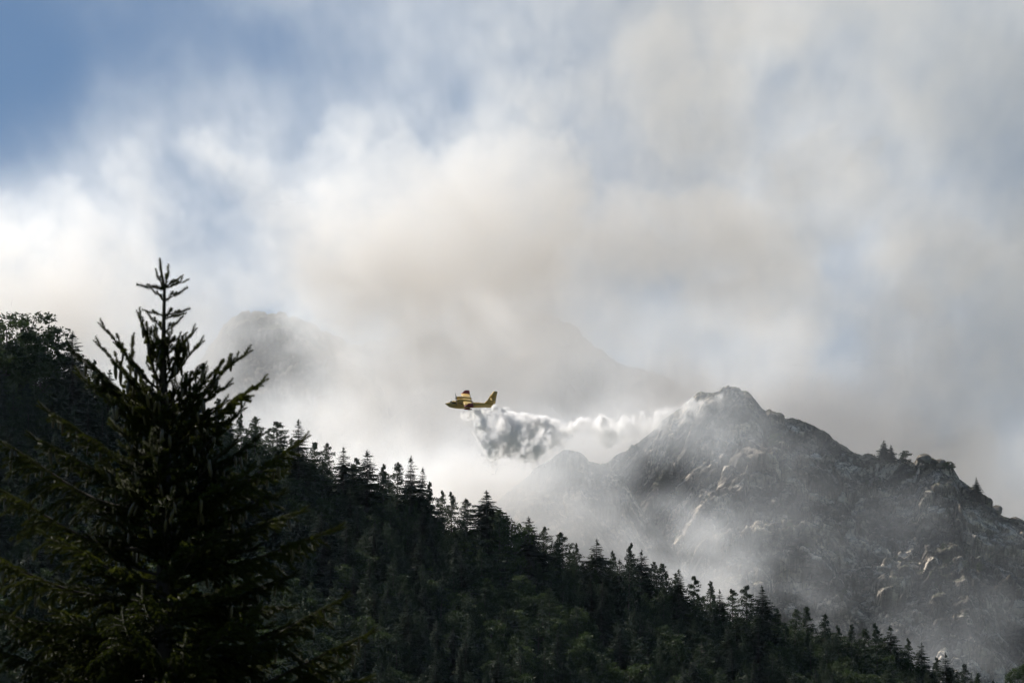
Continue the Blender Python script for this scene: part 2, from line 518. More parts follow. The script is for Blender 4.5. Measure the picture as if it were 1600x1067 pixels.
KINDS = {'s': [], 'l': [], 'b': []}
for k in range(4):
    KINDS['s'].append(soup('spruce_crown', spruce_mesh(100 + k, [.25, .29, .33, .27][k], [50, 44, 46, 54][k]), M_SPRUCE))
for k in range(5):
    KINDS['l'].append(soup('larch_crown', larch_mesh(200 + k, [.28, .22, .36, .25, .30][k], shape=[.86, .58, .9, .62, .74][k]), M_LARCH))
for k in range(3):
    KINDS['b'].append(soup('leafy_crown', broadleaf_mesh(300 + k, [.34, .4, .3][k]), M_LEAF))


def trunk_mesh(h=.97, r0=.014):
    m = MB(); m.tube([[0, 0, -.06], [0, 0, .25], [.002, 0, .6], [0, .001, h]], [r0, r0 * .8, r0 * .45, .0015], 6); return m.mesh('trunk', [M_BARK])


def limbed_trunk(seed):
    r = np.random.default_rng(seed); m = MB()
    m.tube([[0, 0, -.06], [.01, 0, .25], [.0, .01, .5], [.01, 0, .85]], [.022, .018, .011, .002], 6)
    for k in range(7):
        a = r.random() * 6.28; z = .25 + .07 * k; L = r.uniform(.15, .26)
        m.tube([[0, 0, z], [math.cos(a) * L * .5, math.sin(a) * L * .5, z + .08], [math.cos(a) * L, math.sin(a) * L, z + .2]], [.008, .005, .0015], 4)
    return m.mesh('trunk', [M_BARK])


TRUNK = trunk_mesh(); TRUNK_B = limbed_trunk(5)
NAMES = {'s': 'spruce_tree', 'l': 'larch_tree', 'b': 'broadleaf_tree'}
_rt = np.random.default_rng(77)


def tree(kind, base, h, label, group=None, wide=1.0, variant=None):
    v = int(_rt.integers(len(KINDS[kind]))) if variant is None else variant
    t = bpy.data.objects.new(NAMES[kind], None); COL.objects.link(t)
    t.empty_display_size = .1
    t.location = base
    t.rotation_euler = (_rt.normal() * .015, _rt.normal() * .02, _rt.random() * 6.28)
    t.scale = (h * wide, h * wide, h)
    tag(t, label, 'tree', group)
    link('crown', KINDS[kind][v], t)
    link('trunk', TRUNK_B if kind == 'b' else TRUNK, t)
    return t


# trees that stand out along the skyline of the slope: top (px), kind, width, how they look
SKY = [(8, 502, 'b', 1.1, 'dark rounded broadleaf tree at the left end of the slope skyline'),
       (41, 490, 'b', 1.15, 'tallest rounded broadleaf tree on the high left end of the skyline'),
       (64, 524, 'b', .9, 'rounded broadleaf tree just right of the tallest leafy crown at the left'),
       (92, 548, 'l', 1, None), (115, 518, 's', 1.15, 'pointed spruce rising alone left of the near spruce top'), (148, 562, 'l', 1, None), (168, 577, 's', 1, None),
       (205, 592, 'l', 1, None), (238, 603, 's', 1, None), (270, 610, 'l', 1, None), (300, 600, 's', 1, 'dark spruce seen on the skyline just right of the near spruce trunk'), (340, 622, 'l', 1, None),
       (378, 646, 'l', 1, None), (398, 650, 'l', 1.1, None), (434, 658, 'l', 1.3, 'broad larch with a smooth rounded top left of a dark pointed spruce'),
       (467, 655, 's', 1.1, 'tall dark spruce on the skyline right of the near spruce tree'), (492, 690, 'l', .9, None), (512, 692, 'l', .9, None),
       (537, 698, 's', 1, 'left one of two dark spruces close together on the skyline below the smoke'), (556, 715, 'l', .8, None),
       (573, 702, 's', 1, 'right one of two dark spruces close together on the skyline below the smoke'), (598, 724, 'l', .9, None), (619, 722, 'l', .9, None),
       (640, 712, 's', .9, 'slim dark spruce with a shorter neighbour close on its right, below the aircraft tail'), (656, 729, 's', .9, 'shorter spruce close against the right side of a slim dark one'),
       (674, 752, 'l', .9, None), (690, 766, 'l', .9, None), (706, 768, 'l', .9, None), (728, 778, 'l', 1, None),
       (760, 766, 's', 1.45, 'broad dark spruce standing clear of the skyline beneath the aircraft'), (782, 796, 'l', 1, None),
       (806, 803, 'b', .7, None), (826, 807, 's', 1.3, 'flat topped dark conifer on the skyline below the lowest rock outcrop'), (851, 822, 'l', 1, None), (880, 831, 'l', 1.2, 'rounded larch standing slightly proud of the skyline left of a small dark spruce'),
       (902, 848, 'l', .8, None), (929, 842, 's', 1.2, 'small dense spruce with a pointed dark top halfway down the skyline'), (957, 860, 'l', .8, None), (980, 848, 'l', .75, 'thin airy larch with gaps in its crown, left of a dark spruce'),
       (1001, 858, 's', 1.15, 'dark spruce directly right of a thin airy larch on the skyline'), (1022, 877, 'l', .9, None), (1035, 880, 'l', .9, None), (1060, 888, 's', 1.2, None), (1083, 899, 'l', .9, None),
       (1108, 907, 'l', .9, None), (1125, 920, 's', .9, None), (1146, 919, 'l', .9, None), (1166, 913, 'l', .9, 'pale feathery larch left of the slim spruce with open boughs'),
       (1192, 914, 's', 1.0, 'slim spruce with open tiered boughs on the lower skyline'), (1216, 950, 'l', .9, None), (1240, 951, 'l', .9, None), (1262, 947, 'l', .9, None), (1288, 959, 'l', .9, None),
       (1310, 976, 'l', .9, None), (1330, 974, 'l', .9, None), (1352, 981, 'l', 1, None), (1373, 972, 'l', .9, None), (1391, 976, 's', 1, 'dark pointed spruce left of the smaller spruces near the right foot of the slope'),
       (1418, 996, 'l', .9, None), (1440, 1003, 's', 1, 'narrow dark spruce near the right foot of the slope'), (1463, 1026, 'l', .9, None), (1481, 1018, 's', .9, 'last slim dark spruce before the skyline leaves the picture'),
       (1507, 1036, 'l', .9, None), (1530, 1050, 'l', .9, None), (1552, 1060, 's', .9, None)]
COLS = ((330, 'at the far left behind the near spruce'), (560, 'just right of the near spruce'), (720, 'left of the spot beneath the aircraft'), (880, 'straight below the falling water'),
        (1060, 'below the lower rock outcrops'), (1260, 'below the mountain peak'), (3000, 'towards the lower right end of the slope'))
taken = []
for px, py, k, wd, lab in SKY:
    Yb = float(ridge_y((px - 800) * PXR * 1790)) - _rt.uniform(4, 22)
    top = P(px, py, Yb)
    g = hill_z(top[0], Yb)
    h = max(top[2] - g, 8.0)
    kn = {'s': 'spruce', 'l': 'larch', 'b': 'leafy tree'}[k]
    if not lab and k in 'ls':
        col = [w for a, w in COLS if px < a][0]
        lab = f"{'broader' if h > 15 else 'smaller'} {'soft feathery larch' if k == 'l' else 'dark pointed spruce'} on the skyline {col}"
    tree(k, (top[0], Yb, top[2] - h), h, lab or {'s': 'dark pointed spruce among others along the skyline of the forested slope', 'l': 'soft feathery larch among others along the skyline of the forested slope',
                                               'b': 'low leafy tree among conifers along the skyline of the forested slope'}[k], {'s': 'spruces along the slope skyline', 'l': 'larches along the slope skyline', 'b': 'leafy trees along the slope skyline'}[k], wd * 1.3)
    taken.append((top[0], Yb))
tree('b', (P(1590, 1100, 1960)[0], 1960, P(1590, 1112, 1960)[2]), P(1590, 1036, 1960)[2] - P(1590, 1112, 1960)[2], 'dark leafy tree in the bottom right corner of the picture', None, 1.0)

# the rest of the forest
pts = []
for x in np.arange(-520, 420, 5.0):
    for y in np.arange(1380, 2040, 5.6):
        xx, yy = x + _rt.uniform(-2.9, 2.9), y + _rt.uniform(-2.9, 2.9)
        if yy > ridge_y(xx) + 26: continue
        z = hill_z(xx, yy)
        qx, qy = proj((xx, yy, z))
        if qx < -160 or qx > 1760 or qy > 1240: continue
        u = _rt.random()
        patch = math.sin(xx * .035 + 1.3) * math.sin(yy * .03 + xx * .01) + .5 * math.sin(xx * .11) * math.cos(yy * .09)
        k = 'b' if (u < .15 or (patch > .45 and u < .6)) else ('s' if u < .42 else 'l')
        h = {'s': _rt.uniform(11, 23), 'l': _rt.uniform(9, 19), 'b': _rt.uniform(8, 14)}[k]
        tx, ty = proj((xx, yy, z + h))
        lim = SIL(tx) + _rt.uniform(-5, 13)
        if ty < lim:
            h = h - (lim - ty) * PXR * yy * 1.03
            if h < 6: continue
        if min((xx - a) ** 2 + (yy - b) ** 2 for a, b in taken) < 9: continue
        pts.append((xx, yy, z, h, k, proj((xx, yy, z + h))))
# visibility estimate: crowns drawn front to back on a coarse raster
pts.sort(key=lambda p: p[1])
buf = np.zeros((150, 210), bool); vis = []
for p in pts:
    tx, ty = p[5]; hp = p[3] / (PXR * p[1]); w = hp * (.2 if p[4] != 'b' else .3)
    ys = np.arange(max(0, int(ty / 10)), min(107, int((ty + hp) / 10) + 1)); c = 0
    for q in ys:
        f = min(1, max(.15, (q * 10 - ty) / hp + .1))
        a, b = int((tx - w * f) / 10) + 20, int((tx + w * f) / 10) + 21
        a, b = max(a, 20), min(b, 180)
        if b > a:
            c += (~buf[q, a:b]).sum(); buf[q, a:b] = True
    vis.append(c)
vis = np.array(vis)
order = np.argsort(-vis)[:238]
single = set(int(i) for i in order if vis[i] > 0)
ZONE = {'s': ('dark spruce standing within the forest below the skyline', 'spruces within the forested slope'),
        'l': ('soft green larch standing within the forest below the skyline', 'larches within the forested slope'),
        'b': ('paler leafy tree standing among conifers below the skyline', 'leafy trees within the forested slope')}
SIZES = ((17.5, 'tall'), (14.5, 'middling'), (0, 'short'))
rest = []


def zone_label(p):
    kn = {'s': 'dark spruce', 'l': 'soft green larch', 'b': 'pale leafy tree'}[p[4]]
    sz = [w for a, w in SIZES if p[3] >= a][0]
    col = [w for a, w in COLS if p[5][0] < a][0]
    d = p[5][1] - SIL(p[5][0])
    row = 'just under the skyline' if d < 45 else ('halfway down the forest' if d < 170 else 'low in the forest')
    return f'{sz} {kn} {row} {col}', ZONE[p[4]][1]


for i, p in enumerate(pts):
    if i in single: tree(p[4], (p[0], p[1], p[2] - .3), p[3], *zone_label(p), wide=_rt.uniform(1.0, 1.35))
    else: rest.append(p)
print('forest', len(pts), 'single', len(single), 'rest', len(rest), round(time.time() - T0, 1))


def geo_group(name):
    ng = bpy.data.node_groups.new(name, 'GeometryNodeTree')
    ng.interface.new_socket('Geometry', in_out='INPUT', socket_type='NodeSocketGeometry')
    ng.interface.new_socket('Geometry', in_out='OUTPUT', socket_type='NodeSocketGeometry')
    return ng, ng.nodes.new('NodeGroupInput'), ng.nodes.new('NodeGroupOutput')


def scatter(name, rows, sources, label):
    """rows: x, y, z, height, variant; one object whose points carry instances of the source meshes."""
    A = np.array(rows, float)
    me = bpy.data.meshes.new(name); me.vertices.add(len(A)); me.vertices.foreach_set('co', A[:, :3].astype(np.float32).ravel())
    for nm, col in (('h', 3), ('rot', 5)):
        at = me.attributes.new(nm, 'FLOAT', 'POINT'); at.data.foreach_set('value', A[:, col].astype(np.float32))
    at = me.attributes.new('variant', 'INT', 'POINT'); at.data.foreach_set('value', A[:, 4].astype(np.int32))
    ob = link(name, me)
    ng, gi, go = geo_group(name)
    L = ng.links.new
    join = ng.nodes.new('GeometryNodeJoinGeometry')

    def attr(nm, ty='FLOAT'):
        q = ng.nodes.new('GeometryNodeInputNamedAttribute'); q.data_type = ty; q.inputs[0].default_value = nm; return q.outputs[0]
    for i, src in enumerate(sources):
        oi = ng.nodes.new('GeometryNodeObjectInfo'); oi.inputs[0].default_value = src
        ip = ng.nodes.new('GeometryNodeInstanceOnPoints')
        cmp_ = ng.nodes.new('FunctionNodeCompare'); cmp_.data_type = 'INT'; cmp_.operation = 'EQUAL'
        ia = [s for s in cmp_.inputs if s.type == 'INT']; L(attr('variant', 'INT'), ia[0]); ia[1].default_value = i
        rt = ng.nodes.new('ShaderNodeCombineXYZ'); L(attr('rot'), rt.inputs[2])
        L(gi.outputs[0], ip.inputs['Points']); L(cmp_.outputs[0], ip.inputs['Selection']); L(oi.outputs['Geometry'], ip.inputs['Instance'])
        sc_ = ng.nodes.new('ShaderNodeVectorMath'); sc_.operation = 'SCALE'; sc_.inputs[0].default_value = (1.15, 1.15, 1.0); L(attr('h'), sc_.inputs['Scale'])
        L(rt.outputs[0], ip.inputs['Rotation']); L(sc_.outputs[0], ip.inputs['Scale']); L(ip.outputs[0], join.inputs[0])
    L(join.outputs[0], go.inputs[0])
    md = ob.modifiers.new('scatter', 'NODES'); md.node_group = ng
    tag(ob, label, 'forest', None, 'stuff')
    return ob


crown_of = {}
for o in COL.objects:
    if o.name.startswith('crown'): crown_of.setdefault(o.data.name, o)
SRC, offs = [], {}
for k in 'slb':
    offs[k] = len(SRC)
    SRC += [crown_of[m.name] for m in KINDS[k] if m.name in crown_of]
cnt = {'s': offs['l'], 'l': offs['b'] - offs['l'], 'b': len(SRC) - offs['b']}
if rest:
    scatter('forest_trees', [(p[0], p[1], p[2] - .3, p[3], offs[p[4]] + _rt.integers(cnt[p[4]]), _rt.random() * 6.28) for p in rest], SRC,
            'dense dark conifer forest filling the slope between the trees that can be told apart')

# lone trees on the rocks
FRONT = [(m_[:, :-15].reshape(-1, 3), proj(m_[:, :-15].reshape(-1, 3))) for m_ in (MAIN, OUT_A, OUT_B)]


def on_rock(px, py):
    """front point of the rock seen at an outline position"""
    best = None
    for pt, (qx, qy) in FRONT:
        d = (qx - px) ** 2 + (qy - py) ** 2
        k = int(np.argmin(d + pt[:, 1] * .002))
        if best is None or d[k] < 9 and (best[1] > 9 or pt[k][1] < best[0][1]): best = (pt[k], d[k])
    return best[0]


for px, py, hp, k, wd, lab in ((1041, 781, 56, 's', 1.9, 'lone hazy conifer growing on the rock face below and left of the mountain peak'),
                               (1381, 712, 31, 's', 1.5, 'left and taller of two touching conifers on the mountain crest'), (1392, 711, 28, 's', 1.4, 'right of two touching conifers on the mountain crest'),
                               (1415, 720, 19, 'b', 1.5, 'small round tree on the crest between the pair of conifers and the boulder'),
                               (1484, 738, 16, 'b', 1.5, 'low dark bush tucked below the crest boulder'), (1476, 733, 12, 'b', 1.8, 'lowest bush close against the crest boulder'),
                               (1526, 783, 38, 's', 1.5, 'rightmost lone tree leaning out from the mountain crest')):
    b = on_rock(px, py); h = hp * PXR * b[1] * 1.02
    tree(k, (P(px, py, b[1])[0], b[1], b[2] - .6), h + .6, lab, None, wd)


def boulder_mesh(seed):
    import bmesh
    r = np.random.default_rng(seed); bm = bmesh.new(); bmesh.ops.create_icosphere(bm, subdivisions=4, radius=1.0)
    pl = r.normal(size=(26, 3)); pl /= np.linalg.norm(pl, axis=1)[:, None]; hh = r.uniform(.72, 1.0, 26)
    for v in bm.verts:
        c = np.array(v.co); k = 1.0
        d = pl @ c; m_ = d > 0
        k = min(1.0, float((hh[m_] / d[m_]).min())) if m_.any() else 1.0
        v.co = c * k * (1 + .015 * math.sin(9 * c[0] + 7 * c[2]) + .012 * r.normal())
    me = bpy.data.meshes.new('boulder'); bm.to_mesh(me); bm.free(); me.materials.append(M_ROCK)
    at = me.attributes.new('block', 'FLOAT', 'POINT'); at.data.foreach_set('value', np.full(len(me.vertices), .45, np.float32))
    return me


scr = []
for k in range(5000):
    px, py = _rt.uniform(820, 1620), _rt.uniform(605, 1000)
    if py < np.interp(px, [820, 890, 1040, 1130, 1200, 1300, 1437, 1600], [780, 700, 660, 612, 632, 684, 716, 812]) + 6: continue
    if math.sin(px * .021 + py * .03) * math.sin(py * .05 - px * .012) + _rt.normal() * .35 < .45: continue
    b = on_rock(px, py)
    scr.append((b[0], b[1] - .3, b[2] - .5, _rt.uniform(1.2, 3.6) if _rt.random() < .93 else _rt.uniform(4, 7), _rt.integers(len(SRC)), _rt.random() * 6.28))
    if len(scr) > 420: break
scatter('mountain_scrub', scr, SRC, 'dark scrub and stunted trees scattered over the ledges and gullies of the rock mountain')

for px, py, w, h, lab in ((1444, 720, 3.6, 2.6, 'rounded boulder capping the mountain crest right of the small round tree'), (1468, 727, 3.2, 2.0, 'flatter boulder behind the rounded crest boulder'),
                          (1557, 796, 3.4, 2.2, 'boulder low on the right end of the crest beyond the rightmost lone tree'), (1590, 806, 4.2, 2.2, 'last broad boulder on the crest at the right edge of the picture')):
    b = on_rock(px, py)
    tag(link('boulder', boulder_mesh(int(px)), None, (P(px, py, b[1])[0], b[1] + 1, b[2] + h * .25), (.1, .2, px), (w, w * .9, h)), lab, 'boulder', 'boulders on the mountain crest')
print('trees', round(time.time() - T0, 1))

# ------------------------------------------------------------------ the water bomber
M_YEL = plain('yellow_paint', (.46, .31, .075), .35, var=.08, scale=.6)
M_RED = plain('red_paint', (.22, .012, .012), .35, var=.1)
M_GLASS = plain('dark_glass', (.012, .016, .022), .08, var=.0)
M_BLACK = plain('black_rubber', (.015, .015, .015), .5)
M_METAL = plain('dull_metal', (.22, .22, .22), .35, .8)
plane = bpy.data.objects.new('firefighting_aircraft', None); COL.objects.link(plane)
tag(plane, 'yellow twin propeller flying boat with red wing tips dropping water, banking to the left', 'aircraft')


def fus_ring(s, zb, zt, hw, n=20):
    a = np.arange(n) * 2 * np.pi / n
    zc, hz = (zb + zt) / 2, (zt - zb) / 2
    c, q = np.cos(a), np.sin(a)
    yy = hw * np.sign(c) * np.abs(c) ** .75
    zz = zc + hz * np.sign(q) * np.abs(q) ** .8
    yy = np.where(q < -.3, yy * (1 - .35 * (-q - .3)), yy)       # boat hull narrows to the keel
    return np.stack([np.full(n, -s), yy, zz], 1)


ST = [(0, -.78, -.68, .06), (.4, -1.15, -.5, .42), (1.0, -1.6, -.3, .7), (1.7, -1.95, -.1, .92), (2.4, -2.2, .38, 1.12), (3.2, -2.35, .52, 1.24), (4.5, -2.45, .35, 1.3),
      (6.5, -2.52, .3, 1.3), (7.6, -2.55, .3, 1.3), (7.65, -2.2, .3, 1.3), (10, -2.0, .25, 1.2), (12.5, -1.85, .18, 1.0), (15, -1.72, .1, .72), (17.5, -1.62, 0, .4), (19, -1.5, -.1, .14)]
m = MB(); m.loft([fus_ring(*q) for q in ST])
fus = link('fuselage', m.mesh('fuselage', [M_YEL], True), plane)


def box_mb(m, x0, x1, y0, y1, z0, z1):
    V = [[x, y, z] for x in (x0, x1) for y in (y0, y1) for z in (z0, z1)]
    m.add(V, [[0, 1, 3, 2], [4, 6, 7, 5], [0, 4, 5, 1], [2, 3, 7, 6], [0, 2, 6, 4], [1, 5, 7, 3]])


def airfoil(le, chord, y, z, th=.14, n=9):
    t = np.linspace(0, 1, n) ** 1.3
    h = th * chord * 2.2 * (np.sqrt(t) * (1 - t)) * .8
    up = np.stack([-(le + chord * t), np.full(n, y), z + h * .75 + .0 * t], 1)
    lo = np.stack([-(le + chord * t), np.full(n, y), z - h * .35], 1)[::-1][1:-1]
    return np.concatenate([up, lo])


ZW = .95
m = MB(); m.loft([airfoil(6.6, 3.5, y, ZW, .15) for y in (-12.6, -8, -3, 0, 3, 8, 12.6)])
link('wing', m.mesh('wing', [M_YEL], True), plane)
m = MB(); box_mb(m, -9.6, -6.9, -.9, .9, .2, ZW + .1); link('wing_pylon', m.mesh('wing_pylon', [M_YEL]), plane)
for sg in (-1, 1):
    m = MB(); m.loft([airfoil(6.6, 3.5, sg * y, ZW, .15) for y in (12.602, 13.4, 14.2)])
    link('wing_tip', m.mesh('wing_tip', [M_RED], True), plane)
    m = MB()
    V = []
    for yy in (sg * 14.2, sg * 14.3):
        V += [[-6.7, yy, ZW - .25], [-10.2, yy, ZW - .25], [-9.8, yy, ZW + 1.35], [-8.2, yy, ZW + 1.35]]
    m.add(V, [[0, 1, 2, 3], [4, 7, 6, 5], [0, 4, 5, 1], [1, 5, 6, 2], [2, 6, 7, 3], [3, 7, 4, 0]])
    link('winglet', m.mesh('winglet', [M_RED]), plane)
    m = MB(); box_mb(m, -10.05, -9.95, sg * 3.4, sg * 12.5, ZW - .02, ZW + .03); link('flap_gap', m.mesh('flap_gap', [M_BLACK]), plane)
    # nacelle
    m = MB(); rings = []
    for s, r in ((4.3, .34), (4.45, .5), (4.9, .64), (6, .68), (8, .62), (9.6, .38), (10.3, .12)):
        a = np.arange(14) * 2 * np.pi / 14
        rings.append(np.stack([np.full(14, -s), sg * 3.05 + r * np.cos(a), ZW + .12 + r * np.sin(a) * 1.1], 1))
    m.loft(rings); nac = link('engine', m.mesh('engine', [M_YEL], True), plane)
    m = MB(); m.tube([[-4.95, sg * 3.05, ZW - .62], [-5.5, sg * 3.05, ZW - .62], [-6.6, sg * 3.05, ZW - .5]], [.22, .25, .1], 8); link('air_intake', m.mesh('air_intake', [M_BLACK]), nac)
    m = MB(); m.tube([[-9.0, sg * 3.6, ZW + .1], [-9.9, sg * 3.75, ZW + .1]], [.13, .13], 8); link('exhaust_pipe', m.mesh('exhaust_pipe', [M_METAL]), nac)
    m = MB(); m.tube([[-4.35, sg * 3.05, ZW + .12], [-4.1, sg * 3.05, ZW + .12], [-3.7, sg * 3.05, ZW + .12]], [.26, .22, .03], 10)
    pr = link('propeller_hub', m.mesh('propeller_hub', [M_METAL], True), plane)
    for k in range(4):
        a = math.radians(20 + 90 * k); e = np.array([0, math.cos(a), math.sin(a)]); q = np.array([.45, -math.sin(a) * .9, math.cos(a) * .9])
        c0 = np.array([-4.1, sg * 3.05, ZW + .12]); V = []
        for f, w in ((.2, .1), (.9, .17), (1.7, .15), (2.0, .06)):
            tw = q * w + np.array([.02, 0, 0])
            V += [c0 + e * f - tw, c0 + e * f + tw, c0 + e * f + tw * .9 + [.03, 0, 0], c0 + e * f - tw * .9 + [.03, 0, 0]]
        m = MB(); m.loft(np.array(V).reshape(4, 4, 3)); link('blade', m.mesh('blade', [M_BLACK]), pr)
    # float under the outer wing
    m = MB(); rings = []
    for s, r in ((6.6, .03), (6.9, .22), (7.6, .34), (8.6, .32), (9.6, .16), (9.9, .04)):
        a = np.arange(10) * 2 * np.pi / 10
        rings.append(np.stack([np.full(10, -s), sg * 11.3 + r * np.cos(a), ZW - 1.5 + r * np.sin(a)], 1))
    m.loft(rings); fl = link('wing_float', m.mesh('wing_float', [M_RED], True), plane)
    m = MB(); box_mb(m, -9.0, -7.6, sg * 11.3 - .06, sg * 11.3 + .06, ZW - 1.35, ZW); link('float_strut', m.mesh('float_strut', [M_YEL]), fl)
    m = MB(); m.loft([airfoil(17.0 + .05 * y, 2.2 - .09 * y, sg * y, 2.1, .1) for y in (.05, 2, 4, 5.4)]); st = link('tailplane', m.mesh('tailplane', [M_YEL], True), plane)
    m = MB(); box_mb(m, -19.0, -17.4, sg * 4.0 - .04, sg * 4.0 + .04, 1.75, 2.75); link('finlet', m.mesh('finlet', [M_YEL]), st)
    # windscreen and side windows, proud of the hull
    m = MB()
    y0 = sg * 1.0
    V = [[-1.75, sg * .1, .02], [-2.42, sg * .12, .44], [-2.5, sg * .95, .26], [-1.8, sg * .78, -.2]]
    V2 = [[x, yy + sg * .02, z + .06] for x, yy, z in V]
    m.add(V + V2, [[0, 1, 2, 3], [4, 7, 6, 5], [0, 4, 5, 1], [1, 5, 6, 2], [2, 6, 7, 3], [3, 7, 4, 0]])
    link('windscreen', m.mesh('windscreen', [M_GLASS]), plane)
    for x0, x1, za, zb_, wy in ((-2.55, -3.3, -.35, .2, 1.17), (-3.4, -3.95, -.35, .15, 1.24), (-6.0, -6.4, -.55, -.2, 1.29), (-10.9, -11.3, -.6, -.3, 1.12)):
        m = MB(); box_mb(m, x0, x1, sg * (wy - .06), sg * (wy + .05), za, zb_); link('side_window', m.mesh('side_window', [M_GLASS]), plane)
m = MB()   # fin with rudder line
fz = [(-1.2, 14.6, 19.1), (.1, 15.0, 19.2), (1.0, 15.9, 19.3), (2.6, 16.9, 19.5), (4.75, 18.2, 19.85)]
m.loft([np.array([[-a, 0, z], [-(a + (b - a) * .3), .14, z], [-(a + (b - a) * .7), .1, z], [-b, .02, z], [-b, -.02, z], [-(a + (b - a) * .7), -.1, z], [-(a + (b - a) * .3), -.14, z]]) for z, a, b in fz])
link('fin', m.mesh('fin', [M_YEL]), plane)
m = MB(); box_mb(m, -18.35, -18.28, -.16, .16, -.2, 4.4); link('rudder_hinge', m.mesh('rudder_hinge', [M_BLACK]), plane)
m = MB()
V = [[-.0, 0, -.70], [-.45, .44, -.6], [-.45, 0, -.42], [-.45, -.44, -.6], [-.45, 0, -1.22]]
m.tube([[.12, 0, -.74], [-.05, 0, -.74], [-.4, 0, -.8]], [.05, .12, .34], 10); link('nose_cap', m.mesh('nose_cap', [M_BLACK], True), plane)
for s, zz in ((13.2, .15), (12.1, .17), (4.6, .36)):
    m = MB(); m.tube([[-s, 0, zz], [-s - .12, 0, zz + .45]], [.035, .02], 5); link('antenna', m.mesh('antenna', [M_BLACK]), plane)
m = MB(); box_mb(m, -8.6, -7.7, -.75, .75, -2.3, -2.2); link('water_door', m.mesh('water_door', [M_BLACK]), plane)
YP = 2146.0
# nose at the left, level flight, rolled 25 degrees to the near side, nose a little towards the camera
psi, roll, pit = R(180 + 4), R(-19.5), R(-1.5)
plane.rotation_mode = 'XYZ'
_rot = Matrix.Rotation(psi, 4, 'Z') @ Matrix.Rotation(pit, 4, 'Y') @ Matrix.Rotation(roll, 4, 'X')
_noz = Vector(P(695.5, 630.5, YP)); _off = _rot @ Vector((0, 0, -.72))
plane.matrix_world = Matrix.Translation(_noz - _off) @ _rot
# ------------------------------------------------------------------ the near spruce
M_NEEDLE = foliage('near_needles', (.008, .014, .003), (.050, .058, .009), .40, 6.0, .6, .15)
M_TWIG = plain('twig_bark', (.035, .024, .016), .8, scale=30)
M_CONE = plain('cone_scales', (.050, .036, .016), .3, scale=60, var=.35, spec=.6)
YS = 48.0


def shoot(seed, n=100, L=.12):
    """One needle covered shoot along +X."""
    r = np.random.default_rng(seed)
    x = np.linspace(.0, L, n) + r.normal(size=n) * .001
    a = r.random(n) * 6.283
    ln = .0235 * (1 - .35 * (x / L) ** 4) * r.uniform(.8, 1.15, n)
    e = np.stack([np.zeros(n), np.cos(a), np.sin(a)], 1)
    fw = r.uniform(.45, .95, n)
    tip = np.stack([x, np.zeros(n), np.zeros(n)], 1) + e * ln[:, None] + np.array([1, 0, 0]) * (ln * fw)[:, None]
    t = np.stack([np.zeros(n), -np.sin(a), np.cos(a)], 1) * .0030 + np.array([.002, 0, 0])
    b = np.stack([x, np.zeros(n), np.zeros(n)], 1) + e * .001
    V = np.stack([b - t, b + t, tip], 1).reshape(-1, 3)
    return V


SHOOTS = [shoot(k) for k in range(5)]


def place_shoots(items):
    """items: (origin, direction, length)"""
    Vs = []
    for i, (o, d, l) in enumerate(items):
        V = SHOOTS[i % 5]
        d = d / np.linalg.norm(d); s = np.cross([0, 0, 1.0], d); s /= np.linalg.norm(s) + 1e-9; u = np.cross(d, s)
        Vs.append(o + V[:, :1] * (l / .12) * d + V[:, 1:2] * s + V[:, 2:3] * u)
    return np.concatenate(Vs)


